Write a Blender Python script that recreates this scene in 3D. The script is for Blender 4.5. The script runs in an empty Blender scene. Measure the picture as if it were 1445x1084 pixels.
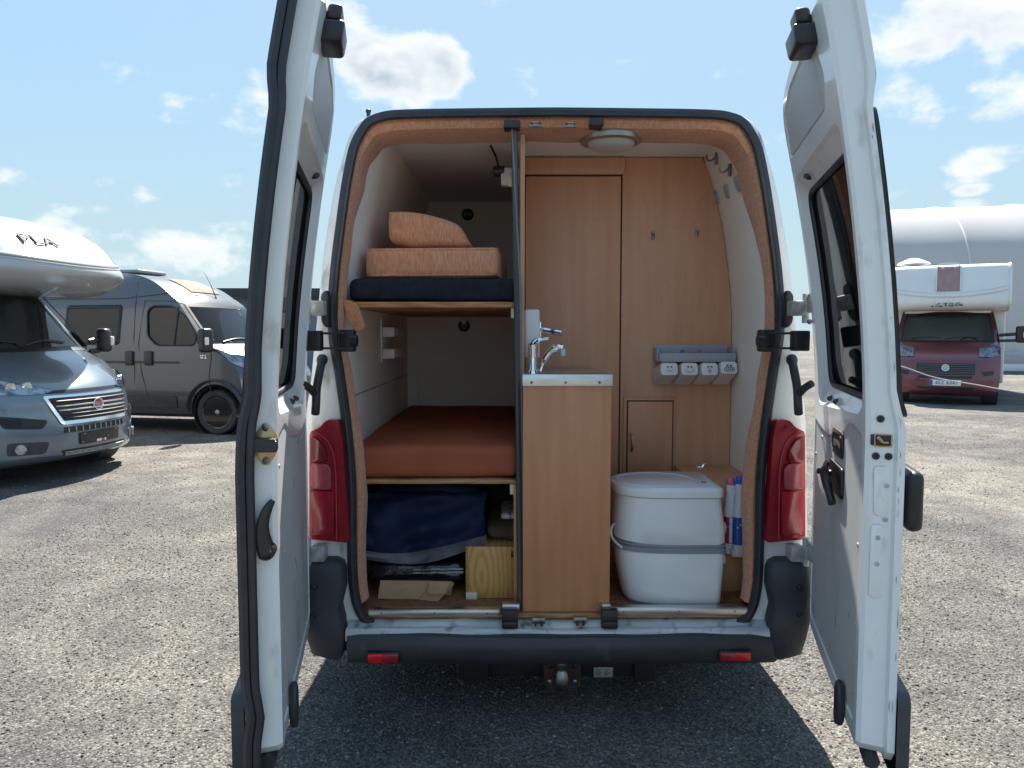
import bpy, bmesh, math, random
import numpy as np
from mathutils import Vector, Matrix, noise as mnoise
R = math.radians
random.seed(7); rng = np.random.default_rng(7)
scene = bpy.context.scene
COL = scene.collection

# ------------------------------------------------------------------ camera
EYE = 1.55; FPX = 1040.0; PITCH = math.atan(72 / FPX)
cam_d = bpy.data.cameras.new('camera'); cam = bpy.data.objects.new('camera', cam_d); COL.objects.link(cam)
cam_d.sensor_width = 36; cam_d.lens = 36 * FPX / 1445; cam_d.clip_start = .05; cam_d.clip_end = 3000
cam.location = (0, 0, EYE); cam.rotation_euler = (math.pi / 2 - PITCH, 0, 0)
scene.camera = cam
CP, SP = math.cos(PITCH), math.sin(PITCH)
def at(px, py, Y):
    "photo pixel -> point of the place at depth Y"
    u = (px - 722.5) / FPX; v = (542 - py) / FPX
    t = Y / (CP + v * SP)
    return Vector((u * t, Y, EYE + t * (-SP + v * CP)))

# ------------------------------------------------------------------ light
SUN_EL, SUN_AZ = 54, 5
w = bpy.data.worlds.new('World'); scene.world = w; w.use_nodes = True
sun_d = bpy.data.lights.new('sun', 'SUN'); sun = bpy.data.objects.new('sun', sun_d); COL.objects.link(sun)
sun_d.energy = 4.2; sun_d.angle = R(.55); sun_d.color = (1, .94, .85)
sun.rotation_euler = (R(90 - SUN_EL), 0, R(180 - SUN_AZ)); sun.location = (2, 20, 30)
vs = scene.view_settings
vs.view_transform = 'Standard'; vs.look = 'None'; vs.gamma = 1; vs.exposure = 1.80; vs.use_curve_mapping = False
SKY_STRENGTH = .112
scene.cycles.max_bounces = 16; scene.cycles.diffuse_bounces = 10; scene.cycles.transparent_max_bounces = 12

def build_world():
    nt = w.node_tree; N = nt.nodes; L = nt.links; N.clear()
    def nd(t, **k):
        n = N.new(t)
        for a, b in k.items(): setattr(n, a, b)
        return n
    def m(op, a, b=None, c=None, clamp=False):
        n = nd('ShaderNodeMath', operation=op, use_clamp=clamp)
        for i, v in enumerate((a, b, c)):
            if v is None: continue
            if hasattr(v, 'is_output'): L.new(v, n.inputs[i])
            else: n.inputs[i].default_value = v
        return n.outputs[0]
    out = nd('ShaderNodeOutputWorld'); bg = nd('ShaderNodeBackground')
    sky = nd('ShaderNodeTexSky', sky_type='NISHITA', sun_disc=False)
    sky.sun_elevation = R(SUN_EL); sky.sun_rotation = R(SUN_AZ); sky.altitude = 300
    sky.air_density = 1.0; sky.dust_density = .9; sky.ozone_density = 2.0
    tc = nd('ShaderNodeTexCoord')
    nrm = nd('ShaderNodeVectorMath', operation='NORMALIZE'); L.new(tc.outputs['Generated'], nrm.inputs[0])
    d = nrm.outputs[0]
    def fbm(scale, sq, off, detail):
        mp = nd('ShaderNodeMapping'); mp.inputs['Scale'].default_value = (scale, scale, scale * sq); mp.inputs['Location'].default_value = off
        L.new(d, mp.inputs[0])
        n = nd('ShaderNodeTexNoise'); n.inputs['Scale'].default_value = 1; n.inputs['Detail'].default_value = detail; n.inputs['Roughness'].default_value = .56
        n.inputs['Distortion'].default_value = .15
        L.new(mp.outputs[0], n.inputs['Vector']); return n.outputs[0]
    n1 = fbm(12, 1.5, (3.1, 1.7, .4), 10)
    n2 = fbm(12, 1.5, (3.1, 1.7, .4 + .28), 6)      # the same field a little higher up: lit tops, grey bellies
    n3 = fbm(5, 1.5, (8, 2, 5), 5)
    # cloud banks by direction: (px, py, half-width, half-height, weight)
    banks = [(560, 92, 120, 70, .84), (490, 15, 70, 40, .5), (1330, 40, 170, 80, .50), (1410, 120, 95, 70, .52), (1310, 140, 100, 50, .46), (1250, 75, 70, 60, .30),
             (38, 250, 46, 22, .46), (205, 272, 100, 30, .52), (130, 300, 80, 24, .36), (290, 345, 180, 44, .40), (210, 372, 120, 30, .42), (90, 318, 80, 22, .40),
             (1390, 222, 90, 26, .38), (1385, 268, 40, 10, .30), (1390, 292, 120, 16, .28), (90, 325, 60, 12, .22), (1150, 40, 40, 24, .22), (1128, 240, 40, 40, .22)]
    acc = None
    for px, py, hw, hh, wt in banks:
        c = (at(px, py, 1) - Vector((0, 0, EYE))).normalized()
        r = Vector((c.y, -c.x, 0)).normalized(); u = r.cross(c)
        sc = FPX / c.y
        a = nd('ShaderNodeVectorMath', operation='DOT_PRODUCT'); L.new(d, a.inputs[0]); a.inputs[1].default_value = r * (sc / hw)
        b = nd('ShaderNodeVectorMath', operation='DOT_PRODUCT'); L.new(d, b.inputs[0]); b.inputs[1].default_value = u * (sc / hh)
        f = nd('ShaderNodeVectorMath', operation='DOT_PRODUCT'); L.new(d, f.inputs[0]); f.inputs[1].default_value = c
        q = m('ADD', m('POWER', a.outputs['Value'], 2), m('POWER', b.outputs['Value'], 2))
        g = m('MULTIPLY', m('SUBTRACT', 1, q, clamp=True), m('GREATER_THAN', f.outputs['Value'], 0))
        g = m('MULTIPLY', g, wt)
        acc = g if acc is None else m('MAXIMUM', acc, g)
    dens = m('ADD', m('ADD', m('MULTIPLY', n1, 3.6), m('MULTIPLY', n3, .4)), m('MULTIPLY', acc, 2.0))
    mask = nd('ShaderNodeMapRange', interpolation_type='SMOOTHSTEP'); L.new(dens, mask.inputs[0])
    mask.inputs[1].default_value = 2.36; mask.inputs[2].default_value = 3.1
    shade = m('ADD', m('MULTIPLY', m('SUBTRACT', n2, n1), 2.4), .55, clamp=True)
    thick = nd('ShaderNodeMapRange', interpolation_type='SMOOTHSTEP'); L.new(dens, thick.inputs[0])
    thick.inputs[1].default_value = 2.6; thick.inputs[2].default_value = 3.5
    lit = m('SUBTRACT', 1.0, m('MULTIPLY', m('MULTIPLY', shade, 1.0), thick.outputs[0]))
    cc = nd('ShaderNodeMixRGB'); L.new(lit, cc.inputs[0])
    cc.inputs[1].default_value = (1.35, 1.6, 1.8, 1); cc.inputs[2].default_value = (2.85, 2.88, 2.86, 1)
    mx = nd('ShaderNodeMixRGB'); L.new(m('MULTIPLY', mask.outputs[0], .9), mx.inputs[0]); 
    # the phone's tone curve: soft compression of the whole sky's range
    bw = nd('ShaderNodeRGBToBW'); L.new(sky.outputs[0], bw.inputs[0])
    k = m('MULTIPLY', m('POWER', m('MAXIMUM', bw.outputs[0], .05), -.8), 1.36)
    vm = nd('ShaderNodeVectorMath', operation='SCALE'); tn = nd('ShaderNodeVectorMath', operation='MULTIPLY'); L.new(sky.outputs[0], tn.inputs[0]); tn.inputs[1].default_value = (.90, 1.0, .91); L.new(tn.outputs[0], vm.inputs[0]); L.new(k, vm.inputs['Scale'])
    sx = nd('ShaderNodeSeparateXYZ'); L.new(d, sx.inputs[0])
    hz = nd('ShaderNodeMapRange', interpolation_type='SMOOTHSTEP'); L.new(sx.outputs['Z'], hz.inputs[0]); hz.inputs[1].default_value = -.02; hz.inputs[2].default_value = .30; hz.inputs[3].default_value = .92; hz.inputs[4].default_value = .25
    pale = nd('ShaderNodeMixRGB'); L.new(hz.outputs[0], pale.inputs[0]); L.new(vm.outputs[0], pale.inputs[1]); pale.inputs[2].default_value = (1.50, 1.98, 2.22, 1)
    L.new(pale.outputs[0], mx.inputs[1]); L.new(cc.outputs[0], mx.inputs[2])
    L.new(mx.outputs[0], bg.inputs[0]); bg.inputs[1].default_value = SKY_STRENGTH
    L.new(bg.outputs[0], out.inputs[0])
build_world()

# ------------------------------------------------------------------ materials
MATS = {}
def mat(name, c, rough=.5, metal=0, c2=None, nscale=4, stretch=(1, 1, 1), detail=6, ramp=(.35, .65), bump=0, bscale=80, bstretch=(1, 1, 1), spec=.5,
        coat=0, dirt=None, sheen=0, sub=None, rvar=0):
    if name in MATS: return MATS[name]
    m = bpy.data.materials.new(name); m.use_nodes = True; MATS[name] = m
    nt = m.node_tree; N = nt.nodes; L = nt.links; b = N['Principled BSDF']
    b.inputs['Base Color'].default_value = (*c, 1); b.inputs['Roughness'].default_value = rough; b.inputs['Metallic'].default_value = metal
    b.inputs['Specular IOR Level'].default_value = spec; b.inputs['Coat Weight'].default_value = coat; b.inputs['Coat Roughness'].default_value = .06
    if sheen: b.inputs['Sheen Weight'].default_value = sheen
    tc = N.new('ShaderNodeTexCoord')
    def noise(scale, st, det, loc=(0, 0, 0)):
        mp = N.new('ShaderNodeMapping'); mp.inputs['Scale'].default_value = st; mp.inputs['Location'].default_value = loc; L.new(tc.outputs['Object'], mp.inputs[0])
        n = N.new('ShaderNodeTexNoise'); n.inputs['Scale'].default_value = scale; n.inputs['Detail'].default_value = det; L.new(mp.outputs[0], n.inputs['Vector'])
        return n.outputs[0]
    col = None
    if c2:
        r = N.new('ShaderNodeMapRange'); L.new(noise(nscale, stretch, detail), r.inputs[0]); r.inputs[1].default_value = ramp[0]; r.inputs[2].default_value = ramp[1]
        mx = N.new('ShaderNodeMixRGB'); L.new(r.outputs[0], mx.inputs[0]); mx.inputs[1].default_value = (*c, 1); mx.inputs[2].default_value = (*c2, 1)
        col = mx.outputs[0]
    if dirt:   # (colour, low, high, scale)
        r = N.new('ShaderNodeMapRange'); L.new(noise(dirt[3], (1, 1, .45), 9, (5, 3, 1)), r.inputs[0]); r.inputs[1].default_value = dirt[1]; r.inputs[2].default_value = dirt[2]
        mx = N.new('ShaderNodeMixRGB'); L.new(r.outputs[0], mx.inputs[0]); mx.inputs[2].default_value = (*dirt[0], 1)
        if col: L.new(col, mx.inputs[1])
        else: mx.inputs[1].default_value = (*c, 1)
        col = mx.outputs[0]
    if col: L.new(col, b.inputs['Base Color'])
    if rvar:
        r = N.new('ShaderNodeMapRange'); L.new(noise(nscale * .7, (1, 1, 1), 5, (1, 9, 4)), r.inputs[0]); r.inputs[3].default_value = max(0, rough - rvar); r.inputs[4].default_value = rough + rvar
        L.new(r.outputs[0], b.inputs['Roughness'])
    if bump:
        bp = N.new('ShaderNodeBump'); bp.inputs['Strength'].default_value = 1; bp.inputs['Distance'].default_value = bump
        L.new(noise(bscale, bstretch, 4), bp.inputs['Height']); L.new(bp.outputs[0], b.inputs['Normal'])
    return m
def glass(name, tint, gl=1.0, rough=.02, ior=1.5):
    m = bpy.data.materials.new(name); m.use_nodes = True; MATS[name] = m
    nt = m.node_tree; N = nt.nodes; L = nt.links; N.clear()
    o = N.new('ShaderNodeOutputMaterial'); t = N.new('ShaderNodeBsdfTransparent'); t.inputs[0].default_value = (*tint, 1)
    g = N.new('ShaderNodeBsdfGlossy'); g.inputs['Roughness'].default_value = rough; g.inputs[0].default_value = (gl, gl, gl, 1)
    f = N.new('ShaderNodeFresnel'); f.inputs[0].default_value = ior; mx = N.new('ShaderNodeMixShader')
    L.new(f.outputs[0], mx.inputs[0]); L.new(t.outputs[0], mx.inputs[1]); L.new(g.outputs[0], mx.inputs[2]); L.new(mx.outputs[0], o.inputs[0]); return m

white_paint = mat('white_paint', (.80, .81, .80), .32, c2=(.74, .755, .75), nscale=2.5, dirt=((.30, .28, .25), .60, .86, 13), coat=.5, bump=.0006, bscale=9, rvar=.08)
white_frame = mat('white_frame', (.76, .77, .75), .4, c2=(.68, .69, .67), nscale=3, dirt=((.16, .145, .12), .58, .78, 14), coat=.3, bump=.0008, bscale=16)
scuff = mat('scuff', (.10, .095, .09), .7)
sill_paint = mat('sill_paint', (.60, .62, .62), .38, c2=(.44, .45, .44), nscale=6, stretch=(.4, 1, 3), dirt=((.12, .105, .085), .56, .74, 18), bump=.0012, bscale=30)
rubber = mat('rubber', (.022, .023, .026), .55, c2=(.04, .041, .045), nscale=9, bump=.0006, bscale=60)
seal_rubber = mat('seal_rubber', (.018, .02, .026), .5, c2=(.03, .032, .04), nscale=12)
bump_plastic = mat('bumper_plastic', (.032, .035, .041), .55, c2=(.06, .064, .07), nscale=5, stretch=(.5, 1, 1.5), ramp=(.4, .75), dirt=((.13, .125, .115), .62, .9, 11), bump=.0008, bscale=220)
black_plastic = mat('black_plastic', (.012, .012, .014), .38, c2=(.022, .022, .024), nscale=10, bump=.0003, bscale=150)
orange_fabric = mat('orange_fabric', (.52, .225, .12), .95, c2=(.65, .325, .195), nscale=95, stretch=(1.6, 1, .8), detail=3, bump=.004, bscale=170, bstretch=(1.5, 1, .8), sheen=.3, spec=.1)
cushion_fabric = mat('cushion_fabric', (.58, .235, .12), .95, c2=(.74, .37, .21), nscale=55, stretch=(3, 3, .5), bump=.002, bscale=260, sheen=.4, spec=.1)
rust_sheet = mat('rust_sheet', (.325, .09, .048), .92, c2=(.39, .112, .058), nscale=5, bump=.004, bscale=14, spec=.05)
navy_fabric = mat('navy_fabric', (.016, .019, .028), .9, c2=(.022, .026, .038), nscale=30, bump=.001, bscale=200, spec=.15)
bag_nylon = mat('bag_nylon', (.020, .034, .095), .6, c2=(.026, .044, .12), nscale=8, bump=.008, bscale=9, spec=.3)
grey_hem = mat('grey_hem', (.30, .31, .35), .8, c2=(.25, .26, .30), nscale=20, bump=.002, bscale=60)
gap_shade_brown = mat('gap_shade_brown', (.10, .055, .03), .8)  # dark brown that paints the shade seen in gaps between panels
wood = mat('wood_laminate', (.58, .262, .125), .42, c2=(.46, .188, .08), nscale=4.5, stretch=(5.5, 5.5, .45), detail=10, ramp=(.30, .78), bump=.0002, bscale=40, bstretch=(6, 6, .4), rvar=.06, dirt=((.47, .195, .085), .58, .90, 60))
wood_dark = mat('wood_panel', (.62, .325, .185), .45, c2=(.53, .26, .14), nscale=4, stretch=(6, 6, .4), detail=10, ramp=(.28, .78), rvar=.06, dirt=((.50, .235, .125), .58, .90, 55))
ply_edge = mat('plywood_edge', (.50, .25, .11), .6, c2=(.30, .135, .055), nscale=8, stretch=(1, 1, 22), ramp=(.42, .58))
alu = mat('aluminium', (.72, .73, .73), .34, 1, c2=(.55, .56, .56), nscale=5, stretch=(1, 1, 10), rvar=.1)
chrome = mat('chrome', (.82, .83, .84), .08, 1)
steel = mat('steel', (.36, .36, .36), .4, 1, c2=(.20, .19, .18), nscale=20)
dull_steel = mat('painted_hinge', (.50, .52, .52), .45, .2, c2=(.3, .3, .29), nscale=30)
brass = mat('zinc_brass', (.62, .44, .17), .35, .9, c2=(.45, .33, .2), nscale=20)
rust = mat('rusty_steel', (.10, .045, .022), .85, .3, c2=(.045, .036, .032), nscale=16, bump=.002, bscale=60)
wall_lining = mat('wall_lining', (.84, .785, .71), .7, c2=(.79, .735, .66), nscale=3, bump=.0004, bscale=120)
ceil_lining = mat('ceiling_lining', (.82, .80, .77), .7, c2=(.78, .76, .73), nscale=3, bump=.0004, bscale=90)
vinyl_floor = mat('brown_floor', (.30, .13, .052), .7, c2=(.17, .07, .028), nscale=60, ramp=(.4, .65), bump=.0008, bscale=120)
toilet_plastic = mat('toilet_plastic', (.80, .80, .80), .22, c2=(.77, .775, .78), nscale=6, spec=.5)
toilet_grey = mat('toilet_grey', (.26, .28, .31), .4)
white_plastic = mat('white_plastic', (.76, .77, .78), .35, c2=(.71, .72, .73), nscale=8)
grey_plastic = mat('grey_plastic', (.36, .38, .42), .4, c2=(.33, .35, .39), nscale=8)
grey_board = mat('door_board', (.54, .545, .54), .5, c2=(.47, .475, .47), nscale=2.2, dirt=((.30, .29, .27), .58, .85, 6), bump=.0005, bscale=4, rvar=.08)
cardboard = mat('cardboard', (.47, .29, .165), .85, c2=(.41, .245, .135), nscale=14, stretch=(1, 1, 3), bump=.0006, bscale=90)
wrap = mat('black_wrap', (.010, .013, .018), .16, bump=.010, bscale=16, spec=.7)
brown_cloth = mat('brown_cloth', (.12, .07, .045), .95, c2=(.08, .05, .034), nscale=20, bump=.006, bscale=12)
tape_white = mat('white_tape', (.55, .57, .60), .4, c2=(.22, .23, .25), nscale=16, stretch=(3, 1, .5), ramp=(.5, .6))
cream = mat('cream_plastic', (.72, .66, .5), .5)
label_blue = mat('label_blue', (.02, .10, .42), .35); label_red = mat('label_red', (.40, .02, .07), .35)
cap_blue = mat('cap_blue', (.01, .13, .55), .3); cap_pink = mat('cap_pink', (.70, .14, .32), .35)
ink = mat('ink', (.05, .05, .055), .6)
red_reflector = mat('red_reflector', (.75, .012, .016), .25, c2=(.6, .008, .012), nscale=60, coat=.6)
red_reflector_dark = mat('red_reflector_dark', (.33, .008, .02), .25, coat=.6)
tail_red = mat('tail_red', (.34, .006, .016), .22, c2=(.27, .004, .013), nscale=10, stretch=(1, 1, 2), coat=.25, bump=.0006, bscale=120, bstretch=(1, 1, .1))
tail_pink = mat('tail_pink', (.42, .07, .09), .25, c2=(.36, .055, .075), nscale=40, coat=.2, bump=.0006, bscale=160, bstretch=(1, .1, 1))
tail_dark = mat('tail_dark', (.16, .004, .012), .2, coat=.3)
tinted = glass('tinted_glass', (.06, .065, .075), .2)
cab_glass = glass('cab_glass', (.50, .55, .55), .9, ior=1.55)
clear_glass = glass('lamp_glass', (.9, .92, .93))
dark_int = mat('dark_interior', (.03, .03, .033), .7)

def ply_face():
    m = mat('plywood_face', (.62, .36, .12), .5); nt = m.node_tree; N = nt.nodes; L = nt.links; b = N['Principled BSDF']
    tc = N.new('ShaderNodeTexCoord'); mp = N.new('ShaderNodeMapping'); mp.inputs['Scale'].default_value = (10, 1, 3.2); mp.inputs['Location'].default_value = (.35, 0, -.28); L.new(tc.outputs['Object'], mp.inputs[0])
    wv = N.new('ShaderNodeTexWave'); wv.wave_type = 'RINGS'; wv.inputs['Scale'].default_value = 1.5; wv.rings_direction = 'Y'; wv.inputs['Distortion'].default_value = 7; wv.inputs['Detail'].default_value = 4; wv.inputs['Detail Scale'].default_value = .8
    L.new(mp.outputs[0], wv.inputs[0])
    cr = N.new('ShaderNodeValToRGB'); e = cr.color_ramp.elements; e[0].color = (.62, .34, .11, 1); e[1].color = (.51, .25, .07, 1); e[0].position = .35
    L.new(wv.outputs[0], cr.inputs[0]); L.new(cr.outputs[0], b.inputs['Base Color']); return m
ply = ply_face()

# ------------------------------------------------------------------ mesh helpers
def wpos(o):
    v = Vector((0, 0, 0))
    while o is not None: v = v + o.location; o = o.parent
    return v
LOCAL = set()
def root_of(o):
    while o.parent is not None: o = o.parent
    return o
def obj(name, bm, material, parent=None, smooth=35, kind=None):
    bmesh.ops.recalc_face_normals(bm, faces=bm.faces[:])
    me = bpy.data.meshes.new(name); bm.to_mesh(me); bm.free()
    o = bpy.data.objects.new(name, me); COL.objects.link(o)
    me.materials.append(material)
    if smooth:
        me.shade_smooth(); me.set_sharp_from_angle(angle=R(smooth))
    if parent is not None:
        o.parent = parent
        if root_of(parent).name not in LOCAL: me.transform(Matrix.Translation(-wpos(parent)))
    else:
        co = np.empty(len(me.vertices) * 3); me.vertices.foreach_get('co', co); co = co.reshape(-1, 3)
        lo, hi = co.min(0), co.max(0); base = Vector(((lo[0] + hi[0]) / 2, (lo[1] + hi[1]) / 2, lo[2]))
        me.transform(Matrix.Translation(-base)); o.location = base
    if kind: o['kind'] = kind
    return o
def tag(o, label, cat, group=None):
    o['label'] = label; o['category'] = cat
    if group: o['group'] = group
    return o
def thing(name, label, cat, loc=(0, 0, 0), rz=None, group=None):
    o = bpy.data.objects.new(name, None); COL.objects.link(o); o.location = loc; o.empty_display_size = .2
    if rz is not None: o.rotation_euler = (0, 0, rz); LOCAL.add(o.name)
    return tag(o, label, cat, group)
def copy_tree(o, parent=None):
    c = o.copy(); COL.objects.link(c); c.parent = parent
    for ch in list(o.children): copy_tree(ch, c)
    return c
def merge(bm, tmp, M=None):
    if M is not None: bmesh.ops.transform(tmp, matrix=M, verts=tmp.verts[:])
    me = bpy.data.meshes.new('t'); tmp.to_mesh(me); tmp.free(); bm.from_mesh(me); bpy.data.meshes.remove(me); return bm
def box(x0, x1, y0, y1, z0, z1, bev=.003, seg=2, bm=None, M=None):
    t = bmesh.new(); bmesh.ops.create_cube(t, size=1)
    for v in t.verts: v.co = Vector(((x0 + x1) / 2 + v.co.x * (x1 - x0), (y0 + y1) / 2 + v.co.y * (y1 - y0), (z0 + z1) / 2 + v.co.z * (z1 - z0)))
    if bev: bmesh.ops.bevel(t, geom=t.edges[:], offset=min(bev, abs(x1 - x0) * .45, abs(y1 - y0) * .45, abs(z1 - z0) * .45), segments=seg, affect='EDGES', profile=.5)
    if bm is None and M is None: return t
    return merge(bm if bm is not None else bmesh.new(), t, M)
def tube(pts, r, seg=8, closed=False, bm=None, flat=1.0, up=(0, 0, 1)):
    bm = bm or bmesh.new(); pts = [Vector(p) for p in pts]; n = len(pts); rings = []
    rr = r if isinstance(r, (list, tuple)) else [r] * n
    nrm = None
    for i, p in enumerate(pts):
        a = pts[(i - 1) % n] if (closed or i > 0) else p; b = pts[(i + 1) % n] if (closed or i < n - 1) else p
        t = (b - a).normalized()
        if nrm is None:
            u = Vector(up)
            if abs(u.dot(t)) > .95: u = Vector((1, 0, 0))
            nrm = (u - t * u.dot(t)).normalized()
        else: nrm = (nrm - t * nrm.dot(t)).normalized()
        bn = t.cross(nrm)
        rings.append([bm.verts.new(p + (nrm * math.cos(k * 2 * math.pi / seg) + bn * flat * math.sin(k * 2 * math.pi / seg)) * rr[i]) for k in range(seg)])
    for i in range(n if closed else n - 1):
        A, B = rings[i], rings[(i + 1) % n]
        for k in range(seg): bm.faces.new((A[k], A[(k + 1) % seg], B[(k + 1) % seg], B[k]))
    if not closed: bm.faces.new(rings[0][::-1]); bm.faces.new(rings[-1])
    return bm
def smooth_path(pts, n=6, closed=False):
    P = [Vector(p) for p in pts]; out = []; m = len(P)
    for i in range(m if closed else m - 1):
        p1, p2 = P[i], P[(i + 1) % m]
        p0 = P[(i - 1) % m] if (closed or i > 0) else p1; p3 = P[(i + 2) % m] if (closed or i < m - 2) else p2
        for k in range(n):
            t = k / n
            out.append(.5 * ((2 * p1) + (p2 - p0) * t + (2 * p0 - 5 * p1 + 4 * p2 - p3) * t * t + (3 * p1 - p0 - 3 * p2 + p3) * t ** 3))
    if not closed: out.append(P[-1].copy())
    return out
def loft(rings, closed=True, caps=True, bm=None):
    bm = bm or bmesh.new(); V = [[bm.verts.new(p) for p in r] for r in rings]
    for A, B in zip(V, V[1:]):
        n = len(A)
        for k in range(n if closed else n - 1): bm.faces.new((A[k], A[(k + 1) % n], B[(k + 1) % n], B[k]))
    if caps and closed: bm.faces.new(V[0][::-1]); bm.faces.new(V[-1])
    return bm
def lathe(prof, seg=20, M=None, bm=None):
    t = loft([[Vector((r * math.cos(k * 2 * math.pi / seg), r * math.sin(k * 2 * math.pi / seg), z)) for k in range(seg)] for r, z in prof])
    return merge(bm or bmesh.new(), t, M) if (bm or M is not None) else t
def prism(poly, fn, t0, t1, bev=0, seg=2, bm=None):
    "polygon (a,b) extruded between thicknesses t0 and t1 through fn(a,b,t)"
    t = bmesh.new()
    A = [t.verts.new((p[0], p[1], t0)) for p in poly]; B = [t.verts.new((p[0], p[1], t1)) for p in poly]; n = len(poly)
    t.faces.new(A[::-1]); t.faces.new(B)
    for k in range(n): t.faces.new((A[k], A[(k + 1) % n], B[(k + 1) % n], B[k]))
    if bev:
        es = [e for e in t.edges if (abs(e.verts[0].co.z - e.verts[1].co.z) < 1e-9)]
        bmesh.ops.bevel(t, geom=es, offset=bev, segments=seg, affect='EDGES', profile=.5)
    for v in t.verts: v.co = Vector(fn(v.co.x, v.co.y, v.co.z))
    return merge(bm, t) if bm else t
def panel(outline, holes, fn, da=None, db=None, bm=None):
    "flat sheet with holes in (a,b), cut to a grid and mapped through fn(a,b)"
    t = bmesh.new(); es = []
    for lp in [outline] + list(holes):
        V = [t.verts.new((p[0], p[1], 0)) for p in lp]
        es += [t.edges.new((V[i], V[(i + 1) % len(V)])) for i in range(len(V))]
    bmesh.ops.triangle_fill(t, use_beauty=True, use_dissolve=False, edges=es)
    a = np.array([p[:2] for p in outline]); lo, hi = a.min(0), a.max(0)
    for ax, st in ((0, da), (1, db)):
        if not st: continue
        q = lo[ax] + st
        while q < hi[ax] - 1e-4:
            co = [0, 0, 0]; no = [0, 0, 0]; co[ax] = q; no[ax] = 1
            bmesh.ops.bisect_plane(t, geom=t.verts[:] + t.edges[:] + t.faces[:], plane_co=co, plane_no=no, dist=1e-5); q += st
    for v in t.verts: v.co = Vector(fn(v.co.x, v.co.y))
    return merge(bm, t) if bm else t
def rrect(x0, x1, y0, y1, r, n=4):
    out = []
    for cx, cy, a0 in ((x1 - r, y1 - r, 0), (x0 + r, y1 - r, 90), (x0 + r, y0 + r, 180), (x1 - r, y0 + r, 270)):
        for k in range(n + 1): a = R(a0 + 90 * k / n); out.append((cx + r * math.cos(a), cy + r * math.sin(a)))
    return out
def roundpoly(P, r, n=4):
    out = []; m = len(P)
    for i in range(m):
        a, b, c = Vector(P[i - 1]), Vector(P[i]), Vector(P[(i + 1) % m])
        u, v = (a - b), (c - b); k = min(r, u.length * .45, v.length * .45)
        p, q = b + u.normalized() * k, b + v.normalized() * k
        for j in range(n + 1):
            t = j / n; out.append(tuple(p * (1 - t) ** 2 + b * 2 * t * (1 - t) + q * t * t))
    return out
def ring_wall(lpA, fnA, lpB, fnB, bm):
    A = [bm.verts.new(Vector(fnA(*p))) for p in lpA]; B = [bm.verts.new(Vector(fnB(*p))) for p in lpB]; n = len(A)
    for k in range(n): bm.faces.new((A[k], A[(k + 1) % n], B[(k + 1) % n], B[k]))
def inset(lp, d):
    "scale a loop of (a,b) towards its inside by about d"
    n = len(lp); ar = sum(lp[i][0] * lp[(i + 1) % n][1] - lp[(i + 1) % n][0] * lp[i][1] for i in range(n)); sg = 1 if ar > 0 else -1
    out = []
    for i in range(n):
        a, b = Vector(lp[i - 1][:2]), Vector(lp[(i + 1) % n][:2]); t = (b - a)
        if t.length < 1e-9: out.append(lp[i]); continue
        t.normalize(); out.append((lp[i][0] - t.y * d * sg, lp[i][1] + t.x * d * sg))
    return out
def dense(lp, step):
    out = []
    for i, a in enumerate(lp):
        b = lp[(i + 1) % len(lp)]; n = max(1, math.ceil(math.hypot(b[0] - a[0], b[1] - a[1]) / step))
        out += [(a[0] + (b[0] - a[0]) * k / n, a[1] + (b[1] - a[1]) * k / n) for k in range(n)]
    return out
def resample(lp, n):
    P = [Vector(p) for p in lp] + [Vector(lp[0])]; L_ = [0]
    for a, b in zip(P, P[1:]): L_.append(L_[-1] + (b - a).length)
    return [(float(np.interp(t, L_, [p[0] for p in P])), float(np.interp(t, L_, [p[1] for p in P]))) for t in np.linspace(0, L_[-1], n, endpoint=False)]
def screw(p, axis, r=.006, h=.004, material=None, parent=None, name='screw'):
    ax = Vector(axis).normalized(); M = Matrix.Translation(Vector(p)) @ ax.to_track_quat('Z', 'Y').to_matrix().to_4x4()
    return obj(name, lathe([(r * .55, -.004), (r, 0), (r * .95, h * .6), (r * .4, h), (r * .15, h * .6)], 10, M), material or steel, parent)
def text(name, s, size, M, material, parent, ext=.001, space=1.0, shear=0.0):
    cu = bpy.data.curves.new('txt', 'FONT'); cu.body = s; cu.size = size; cu.extrude = ext; cu.align_x = 'CENTER'; cu.align_y = 'CENTER'; cu.space_character = space; cu.shear = shear
    cu.resolution_u = 3
    t = bpy.data.objects.new('txt', cu); COL.objects.link(t); bpy.context.view_layer.update()
    me = bpy.data.meshes.new_from_object(t.evaluated_get(bpy.context.evaluated_depsgraph_get()))
    bpy.data.objects.remove(t); bpy.data.curves.remove(cu)
    bm = bmesh.new(); bm.from_mesh(me); bpy.data.meshes.remove(me); bmesh.ops.transform(bm, matrix=M, verts=bm.verts[:])
    return obj(name, bm, material, parent, smooth=0)
def frame_M(p, right, up):
    r = Vector(right).normalized(); u = Vector(up); u = (u - r * u.dot(r)).normalized(); n = r.cross(u)
    return Matrix(((r.x, u.x, n.x, p[0]), (r.y, u.y, n.y, p[1]), (r.z, u.z, n.z, p[2]), (0, 0, 0, 1)))
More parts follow.
